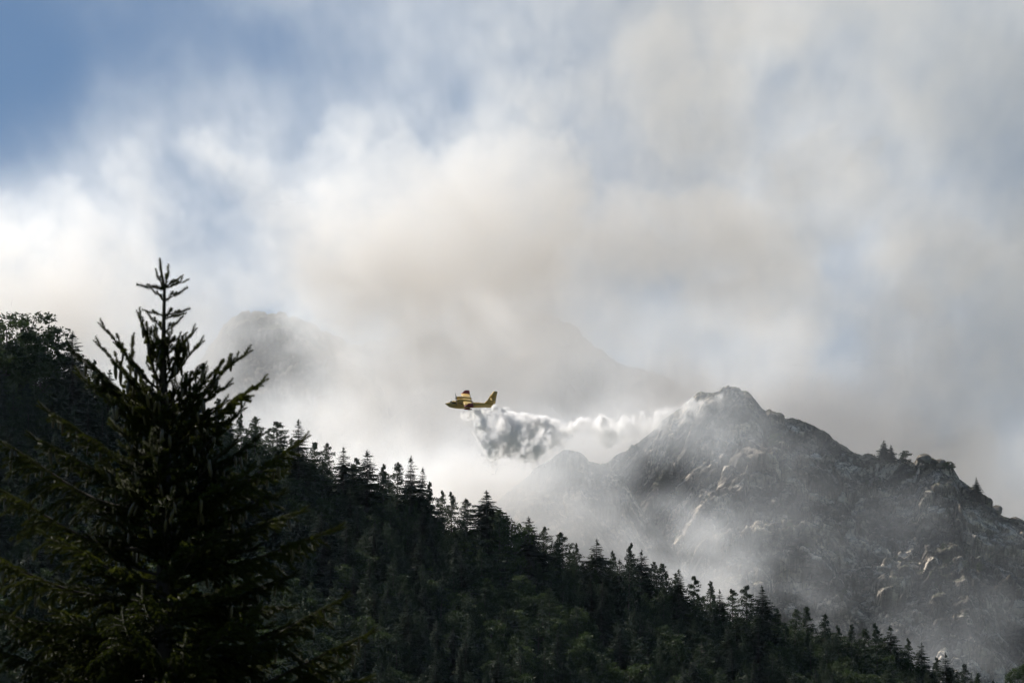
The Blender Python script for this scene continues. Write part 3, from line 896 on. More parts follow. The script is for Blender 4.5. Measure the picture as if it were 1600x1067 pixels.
def branch_mesh(L, seed, rise=.25, hang=.0):
    """A bough whose chord runs along +X, bowed down in the middle, with side twigs; returns needle+wood mesh and cone spots."""
    r = np.random.default_rng(seed)
    f = np.linspace(0, 1, 12)
    path = np.stack([L * f, .03 * L * np.sin(f * 5 + seed), -(.0 + .07 * min(1, max(0, L - .3))) * L * np.sin(f * np.pi) - .02 * L * np.sin(f * 6.28)], 1)
    at = lambda q: np.array([np.interp(q, f, path[:, k]) for k in range(3)])
    wood = MB(); wood.tube(path, np.interp(f, [0, 1], [.006 + .009 * L, .003]), 5)
    items = []; cones = []
    tan_ = lambda q: (at(min(1, q + .03)) - at(max(0, q - .03)))
    q = max(.0, 1 - .45 / L)
    while q < 1:                                         # needles on the bough's own young wood
        items.append((at(q), tan_(q), min(.13, L * .3))); q += .10 / L
    items.append((at(.98), tan_(.97) + np.array([0, 0, .02 * L]), .12 if L > .3 else .09))
    n = int(L / (.05 if L < .7 else .074)); sg = 1
    for k in range(n):
        q = .12 + .86 * (k + r.random() * .5) / n
        sg = -sg
        l = min(.50, max(.07, (1 - q) * L * .62 + .03)) * r.uniform(.65, 1.1)
        o = at(q); t = tan_(q); t /= np.linalg.norm(t)
        d = t * r.uniform(.55, 1.0) + np.array([0, sg, 0]) * r.uniform(.5, .9) + np.array([0, 0, rise * r.uniform(.3, 1.4)])
        if r.random() < .16 and L < 1.0: d = t + np.array([0, 0, .8]) + r.normal(size=3) * .25
        d /= np.linalg.norm(d)
        drop = -hang * r.uniform(.4, 1.3)
        tw = [o + d * l * g + np.array([0, 0, drop * l * g * g]) for g in np.linspace(0, 1, 5)]
        if l > .1: wood.tube(tw, [.003, .0026, .0022, .002, .0015], 3, cap=False)
        g = 0.0; T = lambda g: np.array([np.interp(g, np.linspace(0, 1, 5), [p[c] for p in tw]) for c in range(3)])
        while g < .999:
            sl = min(.13, max(l * (1 - g), .05))
            dd = T(min(1, g + .1)) - T(max(0, g - .1)); items.append((T(g), dd, sl)); g += .095 / l
        if l > .12:
            m_ = int(l / .062)
            for j in range(m_):
                g = .2 + .8 * j / m_
                dd = T(min(1, g + .1)) - T(max(0, g - .1)); dd /= np.linalg.norm(dd)
                s2 = np.cross([0, 0, 1.0], dd); s2 /= np.linalg.norm(s2) + 1e-9
                sd = (1 if j % 2 else -1)
                v = dd * .8 + s2 * sd * .75 + np.array([0, 0, r.uniform(-.2, .45) - hang * .8])
                items.append((T(g), v, r.uniform(.075, .135) * (1.15 - .4 * g)))
        if l > .1 and r.random() < .6: cones.append(T(r.uniform(.35, .95)))
    if L > .5:
        for k in range(int(L * 4)): cones.append(at(r.uniform(.35, .95)))
    NV = place_shoots(items)
    WV, WF = np.concatenate(wood.V), np.concatenate(wood.F)
    V = np.concatenate([NV, WV]); F = np.concatenate([np.arange(len(NV)).reshape(-1, 3), WF + len(NV)])
    mi = np.concatenate([np.zeros(len(NV) // 3, int), np.ones(len(WF), int)])
    return mesh_np('branch', V, F, [M_NEEDLE, M_TWIG], False, mi), cones


BR = []
for i, (L, rise, hang) in enumerate(((.12, .3, 0), (.2, .3, 0), (.33, .35, 0), (.5, .35, 0), (.62, .3, .05), (.8, .25, .15), (1.0, .2, .35), (1.2, .15, .5), (1.45, .1, .7), (1.7, .1, .9))):
    for s in range(2): BR.append((L, *branch_mesh(L, 40 + i * 2 + s, rise, hang)))


def cone_mesh(seed):
    r = np.random.default_rng(seed); m = MB(); rings = []
    for k in range(15):
        f = k / 14; z = -f * .125; rr = .0155 * math.sin(math.pi * min(1, .12 + f * .84)) ** .55 * (1 + (.14 if k % 2 else -.08))
        a = np.arange(9) * 2 * np.pi / 9 + (k % 2) * .35
        bend = .006 * f * f
        rings.append(np.stack([rr * np.cos(a) * (1 + .08 * r.normal(size=9)) + bend, rr * np.sin(a), np.full(9, z) - (.004 if k % 2 else 0)], 1))
    m.loft(rings); m.tube([[0, 0, .02], [0, 0, -.004]], [.002, .003], 4)
    return m.mesh('cone', [M_CONE])


CONES = [cone_mesh(k) for k in range(3)]
spruce = bpy.data.objects.new('near_spruce_tree', None); COL.objects.link(spruce)
tag(spruce, 'near spruce top in the left foreground with upswept shoots and many hanging cones', 'tree')
top = P(250, 403, YS); _tb = P(257, 1067, YS)
spruce.location = (_tb[0], YS, 0)
SX = _tb[0]


def loc(px, py, dy=0.0):
    p = P(px, py, YS + dy); return np.array([p[0] - SX, dy, p[2]])


m = MB()
tr_pts = [(250, 403), (252, 425), (257, 450), (256, 500), (255, 560), (255, 600), (258, 700), (257, 800), (257, 930), (257, 1067)]
tp = [loc(*q) for q in tr_pts][::-1]
tp = [np.array([.05, 0, -.1]), np.array([.03, 0, 1.5]), np.array([0, 0, 4.5])] + tp
m.tube(tp, [.155, .135, .11] + [.085, .075, .062, .048, .034, .022, .016, .012, .008, .005], 9)
link('trunk', m.mesh('trunk', [M_TWIG], True), spruce)
its = []
for (a, b) in zip(tr_pts[:5], tr_pts[1:6]):
    A, B = loc(*b), loc(*a); n = max(1, int(np.linalg.norm(B - A) / .07))
    for k in range(n): its.append((A + (B - A) * k / n, (B - A), .12))
NV = place_shoots(its)
link('leader_shoot', mesh_np('leader_shoot', NV, np.arange(len(NV)).reshape(-1, 3), [M_NEEDLE]), spruce)
rs = np.random.default_rng(9)
n_cone = [0]


def put_branch(base, tip, cones=True, roll=0.0):
    base, tip = np.array(base, float), np.array(tip, float); v = tip - base; L = np.linalg.norm(v)
    c = [b for b in BR]; j = int(np.argmin([abs(math.log(b[0] / L)) + rs.random() * .08 for b in c]))
    L0, me, spots = BR[j]
    o = link('branch', me, spruce)
    X = Vector(v / L); Yv = Vector((0, 0, 1)).cross(X); Yv = Yv.normalized() if Yv.length > .05 else Vector((0, 1, 0)); Z = X.cross(Yv)
    M = Matrix((X, Yv, Z)).transposed() @ Matrix.Rotation(roll, 3, 'X'); s = L / L0
    ML = Matrix.Translation(Vector(base)) @ M.to_4x4() @ Matrix.Diagonal((s, s, s, 1))
    o.matrix_basis = ML
    if cones:
        sp = list(spots); rs.shuffle(sp)
        for q in sp[:10]:
            w = Vector(base) + (M @ Vector(q)) * s
            if n_cone[0] >= 298 or w.z < 7.1 or rs.random() < .35: continue
            n_cone[0] += 1
            cn = link('cone', CONES[rs.integers(3)], o)
            k = float(rs.uniform(.75, 1.1))
            W = Matrix.Translation(w) @ Euler((rs.normal() * .12, rs.normal() * .12, rs.random() * 6)).to_matrix().to_4x4() @ Matrix.Diagonal((k, k, k, 1))
            cn.matrix_basis = ML.inverted() @ W
    return o


HERO = [((257, 450), (232, 449)), ((257, 450), (285, 442)), ((257, 451), (263, 429)), ((256, 452), (247, 434)), ((257, 448), (275, 439)),
        ((257, 469), (243, 458)), ((257, 469), (279, 459)), ((256, 492), (236, 489)), ((256, 492), (280, 488)), ((256, 497), (277, 494)), ((256, 515), (239, 500)), ((256, 520), (275, 506)),
        ((256, 535), (232, 521)), ((256, 540), (283, 527)), ((256, 556), (280, 541)),
        ((254, 612), (163, 513)), ((254, 605), (219, 499)), ((255, 592), (242, 520)), ((256, 590), (300, 522)), ((257, 600), (311, 540)), ((256, 560), (268, 522)),
        ((258, 652), (382, 556)), ((258, 690), (409, 598)), ((258, 640), (315, 580)), ((257, 665), (352, 606)), ((253, 640), (157, 541)), ((253, 650), (117, 552)), ((253, 690), (128, 590)),
        ((258, 800), (476, 688)), ((258, 880), (527, 828)), ((258, 770), (440, 740)), ((258, 1040), (538, 934)), ((258, 1090), (578, 990)), ((258, 840), (470, 800)), ((258, 950), (455, 900)),
        ((252, 800), (-8, 684)), ((252, 760), (52, 684)), ((252, 860), (-25, 752)), ((252, 930), (-70, 850)), ((252, 730), (70, 640)), ((252, 1010), (-60, 930))]
for a, b in HERO:
    d = abs(b[0] - a[0]) * PXR * YS
    put_branch(loc(*a), loc(b[0], b[1], rs.uniform(-.35, .35) * d))
LEN = curve([(480, 14), (520, 24), (560, 30), (600, 45), (640, 70), (690, 110), (740, 145), (800, 170), (860, 190), (930, 215), (1000, 250), (1100, 320), (1250, 360)])
ELV = curve([(480, 45), (560, 58), (640, 50), (740, 36), (860, 20), (1000, 10), (1250, 5)])
py = 560.0
while py < 1260:
    n = 2 if py < 600 else (3 if py < 700 else 7)
    a0 = rs.random() * 6.28
    for k in range(n):
        a = a0 + k * 6.283 / n + rs.normal() * .2
        L = LEN(py) * PXR * YS * rs.uniform(.55, 1.1)
        e = R(ELV(py) + rs.normal() * 6)
        b = loc(257, py + rs.uniform(-10, 10))
        t = b + L * np.array([math.cos(a) * math.cos(e), math.sin(a) * math.cos(e), math.sin(e)])
        put_branch(b, t)
    py += 22 if py < 600 else 33
z = 7.0 - .3
while z > 1.6:
    a0 = rs.random() * 6.28
    for k in range(6):
        a = a0 + k * 1.047 + rs.normal() * .2; L = rs.uniform(1.8, 2.4) + (6.7 - z) * .12; e = R(-2 + rs.normal() * 5)
        b = np.array([0, 0, z + rs.uniform(-.1, .1)])
        put_branch(b, b + L * np.array([math.cos(a) * math.cos(e), math.sin(a) * math.cos(e), math.sin(e)]), False)
    z -= .42
print('near spruce', n_cone[0], round(time.time() - T0, 1))

# ------------------------------------------------------------------ volumes: smoke, water
def volume_material(name, color, aniso, absorb=None):
    m = bpy.data.materials.new(name); m.use_nodes = True; t = m.node_tree; t.nodes.clear()
    o = t.nodes.new('ShaderNodeOutputMaterial'); at = nd(t, 'ShaderNodeAttribute', attribute_name='density')
    vs = nd(t, 'ShaderNodeVolumeScatter'); vs.inputs['Color'].default_value = (*color, 1); vs.inputs['Anisotropy'].default_value = aniso
    dm = nd(t, 'ShaderNodeMath', operation='MULTIPLY'); dm.inputs[1].default_value = .01      # voxels are stored times 100
    t.links.new(at.outputs['Fac'], dm.inputs[0]); t.links.new(dm.outputs[0], vs.inputs['Density'])
    out = vs.outputs[0]
    if absorb:
        va = nd(t, 'ShaderNodeVolumeAbsorption'); va.inputs['Color'].default_value = (*absorb[:3], 1)
        ml = nd(t, 'ShaderNodeMath', operation='MULTIPLY'); ml.inputs[1].default_value = absorb[3]
        t.links.new(dm.outputs[0], ml.inputs[0]); t.links.new(ml.outputs[0], va.inputs['Density'])
        ad = nd(t, 'ShaderNodeAddShader'); t.links.new(vs.outputs[0], ad.inputs[0]); t.links.new(va.outputs[0], ad.inputs[1]); out = ad.outputs[0]
    t.links.new(out, o.inputs['Volume'])
    return m


TILT = 0.075


def tilted(x, z, mn, mx):
    # world east and height of voxels whose box is turned a little about its centre (no grid line runs plumb)
    cx, cz = (mn[0] + mx[0]) / 2, (mn[2] + mx[2]) / 2
    c, s = math.cos(TILT), math.sin(TILT)
    return cx + (x - cx) * c + (z - cz) * s, cz - (x - cx) * s + (z - cz) * c


def make_volume(name, D, mn, mx, mat, label, cat='smoke'):
    """A fog volume whose voxels are read from a density table kept on the object's own points."""
    N = D.shape
    me = bpy.data.meshes.new(name); me.vertices.add(D.size)
    at = me.attributes.new('voxel', 'FLOAT', 'POINT'); at.data.foreach_set('value', (np.ascontiguousarray(D, np.float32) * 100).ravel())
    me.materials.append(mat)
    ob = link(name, me)
    ng, gi, go = geo_group(name); n = ng.nodes.new; L = ng.links.new
    vc = n('GeometryNodeVolumeCube'); si = n('GeometryNodeSampleIndex'); na = n('GeometryNodeInputNamedAttribute'); na.inputs[0].default_value = 'voxel'
    si.clamp = True
    L(gi.outputs[0], si.inputs[0]); L(na.outputs[0], si.inputs[1])
    pos = n('GeometryNodeInputPosition')

    def vm(op, a, b=None):
        q = n('ShaderNodeVectorMath'); q.operation = op; L(a, q.inputs[0])
        if b is not None: q.inputs[1].default_value = b
        return q.outputs[0]

    def im(a, b, c):
        q = n('FunctionNodeIntegerMath'); q.operation = 'MULTIPLY_ADD'; L(a, q.inputs[0]); q.inputs[1].default_value = b; L(c, q.inputs[2]); return q.outputs[0]
    v = vm('SUBTRACT', pos.outputs[0], mn); v = vm('MULTIPLY', v, [(N[i] - 1) / (mx[i] - mn[i]) for i in range(3)])
    v = vm('ADD', v, (.5, .5, .5)); v = vm('FLOOR', v)
    sx = n('ShaderNodeSeparateXYZ'); L(v, sx.inputs[0])
    L(im(im(sx.outputs[0], N[1], sx.outputs[1]), N[2], sx.outputs[2]), si.inputs['Index'])
    L(si.outputs[0], vc.inputs['Density']); vc.inputs['Min'].default_value = mn; vc.inputs['Max'].default_value = mx
    for k, q in enumerate('XYZ'): vc.inputs['Resolution ' + q].default_value = N[k]
    sm = n('GeometryNodeSetMaterial'); sm.inputs['Material'].default_value = mat; L(vc.outputs[0], sm.inputs[0]); L(sm.outputs[0], go.inputs[0])
    md = ob.modifiers.new('fog', 'NODES'); md.node_group = ng
    c = Vector([(a + b) / 2 for a, b in zip(mn, mx)])
    ob.matrix_world = Matrix.Translation(c) @ Matrix.Rotation(TILT, 4, 'Y') @ Matrix.Translation(-c)
    tag(ob, label, cat, None, 'stuff')
    return ob


def bicubic(tab, xs, ys, qx, qy):
    """smooth lookup in a small table (Catmull-Rom), rows = ys, columns = xs, both evenly spaced"""
    tab = np.asarray(tab, float)
    fx = np.clip((qx - xs[0]) / (xs[1] - xs[0]), 0, len(xs) - 1.001); fy = np.clip((qy - ys[0]) / (ys[1] - ys[0]), 0, len(ys) - 1.001)
    ix, iy = fx.astype(int), fy.astype(int); fx, fy = fx - ix, fy - iy

    def w(f): return (-.5 * f ** 3 + f ** 2 - .5 * f, 1.5 * f ** 3 - 2.5 * f ** 2 + 1, -1.5 * f ** 3 + 2 * f ** 2 + .5 * f, .5 * f ** 3 - .5 * f ** 2)
    wx, wy = w(fx), w(fy); out = 0
    for a in range(4):
        for b in range(4):
            out = out + wy[a] * wx[b] * tab[np.clip(iy + a - 1, 0, len(ys) - 1), np.clip(ix + b - 1, 0, len(xs) - 1)]
    return np.maximum(out, 0)


M_SMOKE = volume_material('smoke', (.89, .94, 1.0), .25, (.95, .68, .36, .016))
M_SMOKE_LOW = volume_material('thin_smoke', (.86, .925, 1.0), .25)

# the big smoke bank behind the rock mountain.  The table is smoke thickness over an (east, height) grid, in steps of 100 x 80 outline pixels at 2640 m
MAP = [[.1, .1, .1, .1, .2, .3, .4, .6, .9, 1.5, 1.6, 1.5, 1.5, 1.6, 1.5, 1.3, 1.2, 1.1, 1.0],
       [.0, .0, .1, .15, .3, .4, .5, .7, .9, 1.6, 1.6, 1.6, 1.5, 1.7, 1.4, 1.3, 1.2, 1.1, 1.0],
       [.0, .0, .0, .1, .2, .3, .5, .8, .9, 2.1, 1.4, 1.9, 1.7, 1.7, 1.5, 1.3, 1.2, 1.1, 1.0],
       [.0, .0, .0, .5, .5, .8, .8, 1.7, 1.6, 2.5, 1.1, 1.9, 1.8, 1.5, 1.7, 1.3, 1.2, 1.1, 1.1],
       [.0, .1, .6, 1.5, 1.5, 1.4, 1.0, 1.8, 2.1, 2.1, 1.0, 1.6, 1.8, 1.9, 1.8, 1.5, 1.4, 1.2, 1.1],
       [.9, 1.0, 1.2, 1.4, 1.3, 1.1, 1.6, 2.2, 2.5, 2.3, 1.4, 2.0, 2.2, 2.2, 2.2, 2.0, 1.7, 1.4, 1.2],
       [1.5, 1.6, 1.6, 1.3, 1.0, 1.8, 2.3, 2.9, 2.9, 2.6, 2.6, 2.8, 2.8, 2.8, 2.6, 2.3, 2.0, 1.7, 1.5],
       [2.2, 2.2, 2.2, 2.0, 1.6, 1.0, 2.4, 5.0, 5.5, 4.0, 2.8, 2.6, 2.3, 2.2, 2.1, 2.0, 1.9, 1.8, 1.6],
       [3., 3., 3., 2.8, 1.4, .4, 1.0, 4.2, 5.0, 3.6, 1.9, 2.0, 2.4, 2.3, 2.2, 2.1, 2.0, 1.9, 1.7],
       [3., 3., 3., 3., 1.6, .8, 1.6, 3.2, 2.6, 1.8, 1.3, 1.8, 2.4, 2.3, 2.2, 2.1, 2.0, 1.9, 1.7],
       [3., 3., 3., 3., 3., 2.4, 2.0, 2.6, 3.0, 3.0, 3.0, 3.2, 3.6, 3.6, 3.4, 3.4, 3.2, 2.8, 2.4],
       [3., 3., 3., 3., 3., 3., 2.6, 2.6, 3., 3., 3., 3., 3.4, 3.4, 3., 3., 3., 2.6, 2.4]]
MX = np.arange(-100, 1701, 100); MY = np.arange(-80, 801, 80)
rv = np.random.default_rng(31)
YC = 2640.0
mn, mx = (-360.0, 2510.0, 275.0), (360.0, 2770.0, 770.0)
N = (491, 49, 337)
NC = 9                                                    # layers in which the plume shapes are drawn, blended in between
x = np.linspace(mn[0], mx[0], N[0])[:, None, None]; y = np.linspace(mn[1], mx[1], N[1])[None, :, None]; z = np.linspace(mn[2], mx[2], N[2])[None, None, :]
xl, zl = x, z
x, z = tilted(x, z, mn, mx)
S_ = (N[0], NC, N[2])
f1 = fbm(rv, S_, (58, 3.5, 58), 7, .66); f2 = fbm(rv, S_, (50, 3.5, 50), 7, .66)
u = 800 + x / (YC * 1.035) / PXR                         # east in table units
b0 = (z - CAM_Z) / YC
w_ = 533.5 - (b0 * CP - SP) / (CP + b0 * SP) / PXR       # height in table units
veil = bicubic(MAP, MX, MY, u + f1 * 22, w_ + f2 * 22)
tau = bicubic(MAP, MX, MY, u + f1 * 34, w_ + f2 * 32)
LY_ = np.clip(np.arange(N[1])[:, None] / (N[1] - 1) * (NC - 1) - np.arange(NC)[None], -1, 1)
LY_ = (1 - np.abs(LY_)).astype(np.float32)
blend = lambda A: np.einsum('yc,xcz->xyz', LY_, A.astype(np.float32), optimize=True)
veil, tau, f2 = blend(veil), blend(tau), blend(f2)
f3 = fbm(rv, N, (58, 26, 58), 7, .74); bil = fbm(rv, N, (36, 20, 36), 6, .68, 'billow')
tau = tau * (.14 + .86 * smooth01((tau + .34 * f3 + .42 * bil - .28) / .36)) * .40
prof = np.exp(-((y - YC - f2 * 45) / 50.0) ** 2)
mod = np.clip(1 + .9 * f3 + .6 * bil, .05, 4)
PUFF = [(-40, 360, 70), (25, 345, 58), (90, 335, 52), (150, 335, 48), (205, 262, 52), (245, 235, 55), (300, 240, 48), (350, 225, 46), (400, 200, 34), (230, 330, 70), (310, 320, 62), (60, 430, 80), (160, 430, 80),
        (545, 200, 50), (600, 185, 50), (655, 180, 48), (520, 270, 62), (470, 345, 66), (430, 420, 70), (610, 290, 90), (720, 230, 80), (560, 400, 110), (800, 110, 60), (850, 60, 60), (880, 150, 60), (790, 300, 90), (700, 380, 110),
        (250, 285, 58), (215, 225, 40), (330, 275, 60), (385, 250, 48), (430, 300, 62), (1010, 110, 80), (1110, 190, 85), (960, 400, 90), (1140, 420, 110), (1300, 300, 95), (1260, 520, 90), (1450, 400, 100), (1180, 60, 80)]
puff = np.zeros(N, np.float32) - 9
rough = (.30 * f3 + .42 * bil)
for i, (qx, qy, qr) in enumerate(PUFF):
    c = P(qx, qy, YC - 45 + (i * 37 % 70)); rad = qr * PXR * YC * 1.02
    a0, a1 = [int(np.clip((c[0] + k * rad * 2.0 - mn[0]) / (mx[0] - mn[0]) * N[0] + k * 14, 0, N[0])) for k in (-1, 1)]
    e0, e1 = [int(np.clip((c[2] + k * rad * 2.0 - mn[2]) / (mx[2] - mn[2]) * N[2] + k * 18, 0, N[2])) for k in (-1, 1)]
    if a1 <= a0 or e1 <= e0: continue
    X_, Z_ = x[a0:a1, :, e0:e1], z[a0:a1, :, e0:e1]
    dd = 1 - np.sqrt((X_ - c[0]) ** 2 + ((y - c[1]) * 1.1) ** 2 + (Z_ - c[2]) ** 2) / rad
    puff[a0:a1, :, e0:e1] = np.maximum(puff[a0:a1, :, e0:e1], dd - (.12 if i > 12 and i < 27 else 0))
puff = smooth01((puff + rough * .85) / .16) * np.clip(.8 + .6 * f3 + .5 * bil, .15, 3)
D = (tau * mod + veil * .36) * prof / (50 * 1.77) + puff * .0105
edge = smooth01((xl - mn[0]) / 15) * smooth01((mx[0] - xl) / 15) * smooth01((y - mn[1]) / 20) * smooth01((mx[1] - y) / 20) * smooth01((mx[2] - zl) / 20)
D = (D * edge).astype(np.float32)
D = np.maximum(D, 1.5e-5)
make_volume('smoke_bank', D, mn, mx, M_SMOKE, 'huge pale cream and bluish wildfire smoke bank rising behind the rock mountain')

# thin smoke hanging in the gorge between the forested slope and the rock
LOW = [[1.0, .9, .8, .5, .2, .2, .4, .4, .12, .03, .02, .0, .0],
       [1.4, 1.4, 1.2, 1.0, .7, .7, .95, .7, .25, .1, .06, .04, .04],
       [1.8, 1.8, 2.0, 2.4, 1.7, .9, .6, .5, .2, .12, .1, .08, .08],
       [1.8, 1.8, 2.2, 2.4, 1.1, .9, .0, .2, .3, .14, .1, .1, .1],
       [1.8, 1.8, 2., 2., 1.3, 1.9, 1.6, 1.3, .6, .15, .1, .1, .12],
       [1.6, 1.6, 1.8, 1.8, 1.6, 1.7, 2.2, 2.0, 1.3, .5, .18, .12, .15],
       [1.5, 1.5, 1.6, 1.6, 1.6, 1.6, 1.6, 1.8, 1.7, 1.1, .5, .25, .2],
       [1.5, 1.5, 1.6, 1.6, 1.6, 1.6, 1.6, 1.6, 1.6, 1.3, .8, .4, .3]]
LX = np.arange(400, 1601, 100); LY = np.arange(600, 1021, 60)
YL = 2190.0
mn, mx = (-180.0, 2164.0, 215.0), (225.0, 2300.0, 420.0)
N = (185, 56, 94)
x = np.linspace(mn[0], mx[0], N[0])[:, None, None]; y = np.linspace(mn[1], mx[1], N[1])[None, :, None]; z = np.linspace(mn[2], mx[2], N[2])[None, None, :]
xl, zl = x, z
x, z = tilted(x, z, mn, mx)
f1 = fbm(rv, N, (24, 60, 20), 6, .66); f2 = fbm(rv, N, (20, 60, 18), 6, .66); f3 = fbm(rv, N, (22, 40, 16), 6, .7)
u = 800 + x / (YL * 1.03) / PXR + f1 * 30
b0 = (z - CAM_Z) / YL; w_ = 533.5 - (b0 * CP - SP) / (CP + b0 * SP) / PXR + f2 * 24
tau = bicubic(LOW, LX, LY, u, w_)
yc = YL + 26 + f1 * 14
D = tau * .60 * np.clip(.8 + 1.5 * f3, .01, 4) * np.exp(-((y - yc) / 30.0) ** 2) / (30 * 1.77)
edge = smooth01((xl - mn[0]) / 25) * smooth01((mx[0] - xl) / 25) * smooth01((y - mn[1]) / 10) * smooth01((mx[1] - y) / 15) * smooth01((mx[2] - zl) / 15)
D = (D * edge).astype(np.float32); D = np.maximum(D, 1.5e-5)
make_volume('thin_smoke', D, mn, mx, M_SMOKE_LOW, 'thin bluish smoke drifting in front of the rock face above the forest')

# the falling water: a dense white cloud of spray behind and below the aircraft
M_WATER = volume_material('water_spray', (.985, .99, 1.0), .1)
SW = PXR * YP * 1.02
wl, wr, wt, wb = 716, 1190, 596, 742
p0, p1 = P(wl, wb, YP), P(wr, wt, YP)
mn = (float(P(wl, 660, YP)[0]), YP - 12.0, float(p0[2])); mx = (float(P(wr, 660, YP)[0]), YP + 12.0, float(p1[2]))
N = (int((mx[0] - mn[0]) / .33), 60, int((mx[2] - mn[2]) / .33))
x = np.linspace(mn[0], mx[0], N[0])[:, None, None]; y = np.linspace(mn[1], mx[1], N[1])[None, :, None]; z = np.linspace(mn[2], mx[2], N[2])[None, None, :]
xl, zl = x, z
x, z = tilted(x, z, mn, mx)
rw = np.random.default_rng(88)
b1 = fbm(rw, N, (11, 10, 10), 5, .74); b2 = fbm(rw, N, (30, 18, 20), 4, .55); b3 = fbm(rw, N, (7, 10, 13), 5, .76); b4 = fbm(rw, N, (5, 6, 8), 3, .8)
u = 800 + x / (YP * 1.03) / PXR
b0 = (z - CAM_Z) / YP; w_ = 533.5 - (b0 * CP - SP) / (CP + b0 * SP) / PXR
u0 = u + 0 * z
TOPC = curve([(716, 640), (740, 637), (775, 635), (800, 638), (830, 646), (860, 652), (890, 656), (915, 650), (940, 648), (970, 652), (1000, 645), (1030, 637), (1060, 632), (1090, 622), (1120, 612), (1150, 606), (1190, 600)])
BOTC = curve([(716, 630), (724, 641), (735, 656), (748, 680), (760, 694), (768, 722), (780, 723), (800, 716), (815, 720), (838, 723), (855, 712), (875, 700), (890, 690), (905, 678), (925, 686), (950, 700), (980, 698), (1010, 690), (1050, 680), (1100, 662), (1150, 648), (1190, 636)])
uu = u0 + 4 + b3 * 5 + b2 * 4
low_ = smooth01((w_ - TOPC(u0) - 5) / 25)
ww = w_ + b3 * (1.6 + 5 * low_) + b4 * (.8 + 2.5 * low_) + b1 * (1.0 + 2.5 * low_) * smooth01((u0 - 730) / 60)
tt, bb = TOPC(uu) + 3, BOTC(uu)
d_top = (ww - tt) / (3.2 + 5 * smooth01((u0 - 860) / 120)); d_bot = (bb - ww) / (3.5 + 12 * smooth01((u0 - 850) / 100))
mid = np.clip((ww - tt) / np.maximum(bb - tt, 1), 0, 1)
half = 1.8 + 4.2 * np.sqrt(np.clip(mid, 0, 1)) * smooth01((u0 - 716) / 60) + 1.5 * smooth01((u0 - 850) / 120)       # the curtain widens as it falls
prof = (half + b1 * 1.2 + b3 * 1.9 + b4 * 2.0 - np.abs(y - YP - b2 * 2.5)) / .9
ins = smooth01(d_top) * smooth01(d_bot) * smooth01(prof)
core = np.interp(uu, [716, 730, 850, 900, 960, 1040, 1110, 1190], [.62, .58, .40, .26, .14, .06, .015, .0])
lift = np.interp(mid, [0, .12, .35, 1], [1.5, 1.3, .8, .7])
far_ = smooth01((uu - 860) / 100)
lift = lift * (1 - far_) + far_ * np.interp(mid, [0, .15, .4, 1], [1.9, 1.5, .8, .55]) * np.clip(.9 + .55 * b3 + .3 * b1, .1, 3)
D = ins * core * lift * np.clip(.8 + .7 * b1 + 1.3 * b3 + 1.1 * b4, .01, 6)
# the curl of spray turning over itself below the trail
cx, cz = 946.0, 684.0
rr = np.hypot(u0 - cx, (w_ - cz) * 1.05) + b3 * 1.2; th = np.arctan2(w_ - cz, u0 - cx)
sp = .5 + .5 * np.cos(rr * .9 - th * 1.0)
curl = smooth01((17 - rr) / 4) * (.35 + .65 * sp) * smooth01((4.5 - np.abs(y - YP)) / 2)
ring = np.exp(-((rr - 15) / 2.6) ** 2) * smooth01((4.5 - np.abs(y - YP)) / 2) * (w_ > cz - 8)
D = D * (1 - .4 * smooth01((22 - rr) / 6) * (w_ > 668)) + .09 * curl * np.clip(1 + b3 + b4, .1, 3) + .03 * ring * np.clip(1 + b3, .1, 3)
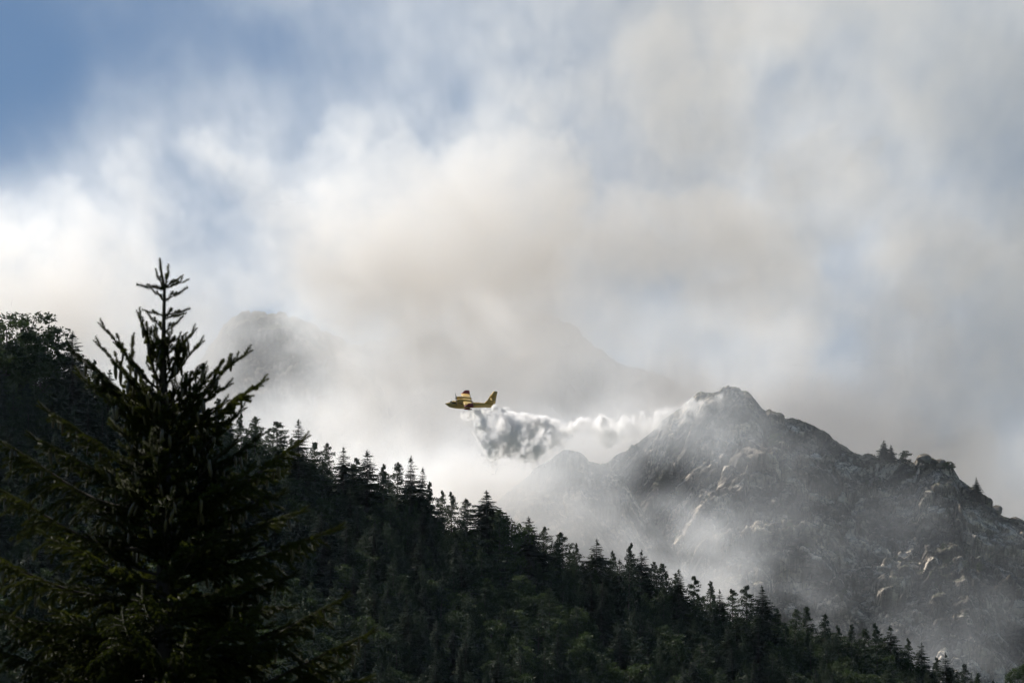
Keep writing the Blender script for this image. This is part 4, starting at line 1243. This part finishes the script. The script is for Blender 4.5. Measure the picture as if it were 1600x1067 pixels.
# detached tongues at the lower left
for (tx, ty, ln, hh) in ((757, 693, 9, 2.2), (762, 704, 8, 2.4), (773, 719, 9, 2.6)):
    q = ((uu - tx) / ln) ** 2 + ((ww - ty) / hh) ** 2 + ((y - YP + 1) / 2.5) ** 2
    D = np.maximum(D, smooth01(1.2 - q) * .5)
edge = smooth01((mx[0] - xl) / 8) * smooth01((mx[2] - zl) / 1.5) * smooth01((12 - np.abs(y - YP)) / 1.5)
D = (D * edge).astype(np.float32); D[D < 1e-3] = 0
make_volume('water_drop', D, mn, mx, M_WATER, 'curtain of white water falling and trailing to the right behind the yellow aircraft', 'water')
# drops heavy enough to be told from the mist: torn off the leading edge of the curtain and along its hem
idx = np.argwhere((D > .02) & (D < .55) & (u0 < 900))
idx = idx[rw.choice(len(idx), min(8000, len(idx)), replace=False)]
q = np.array(mn) + idx * (np.array(mx) - np.array(mn)) / (np.array(N) - 1) + rw.normal(size=(len(idx), 3)) * .25
s = rw.uniform(.03, .11, len(q))[:, None]
T4 = np.array([[0, 0, 1.2], [.9, 0, -.4], [-.5, .8, -.4], [-.5, -.8, -.4]])
V = (q[:, None] + T4[None] * s[:, None]).reshape(-1, 3); k4 = np.arange(len(q))[:, None, None] * 4 + np.array([[0, 1, 2], [0, 2, 3], [0, 3, 1], [1, 3, 2]])[None]
M_DROP = plain('water_drops', (.8, .82, .84), .2, var=0)
tag(link('water_drops', mesh_np('water_drops', V, k4.reshape(-1, 3), [M_DROP])), 'white drops of water torn off the leading edge of the falling curtain', 'water', None, 'stuff')
# ------------------------------------------------------------------ the air between
M_HAZE = bpy.data.materials.new('haze'); M_HAZE.use_nodes = True
_t = M_HAZE.node_tree; _t.nodes.clear()
_o = _t.nodes.new('ShaderNodeOutputMaterial'); _pv = _t.nodes.new('ShaderNodeVolumePrincipled')
_pv.inputs['Color'].default_value = (.62, .80, 1.0, 1); _pv.inputs['Density'].default_value = 0.5e-5; _pv.inputs['Anisotropy'].default_value = .2
_t.links.new(_pv.outputs[0], _o.inputs['Volume'])
hz = MB(); box_mb(hz, -1500, 1500, -60, 3800, -1.2, 830)
tag(link('haze', hz.mesh('haze', [M_HAZE])), 'thin blue haze between the valley and the mountain', None, None, 'stuff')
print('script', round(time.time() - T0, 1))
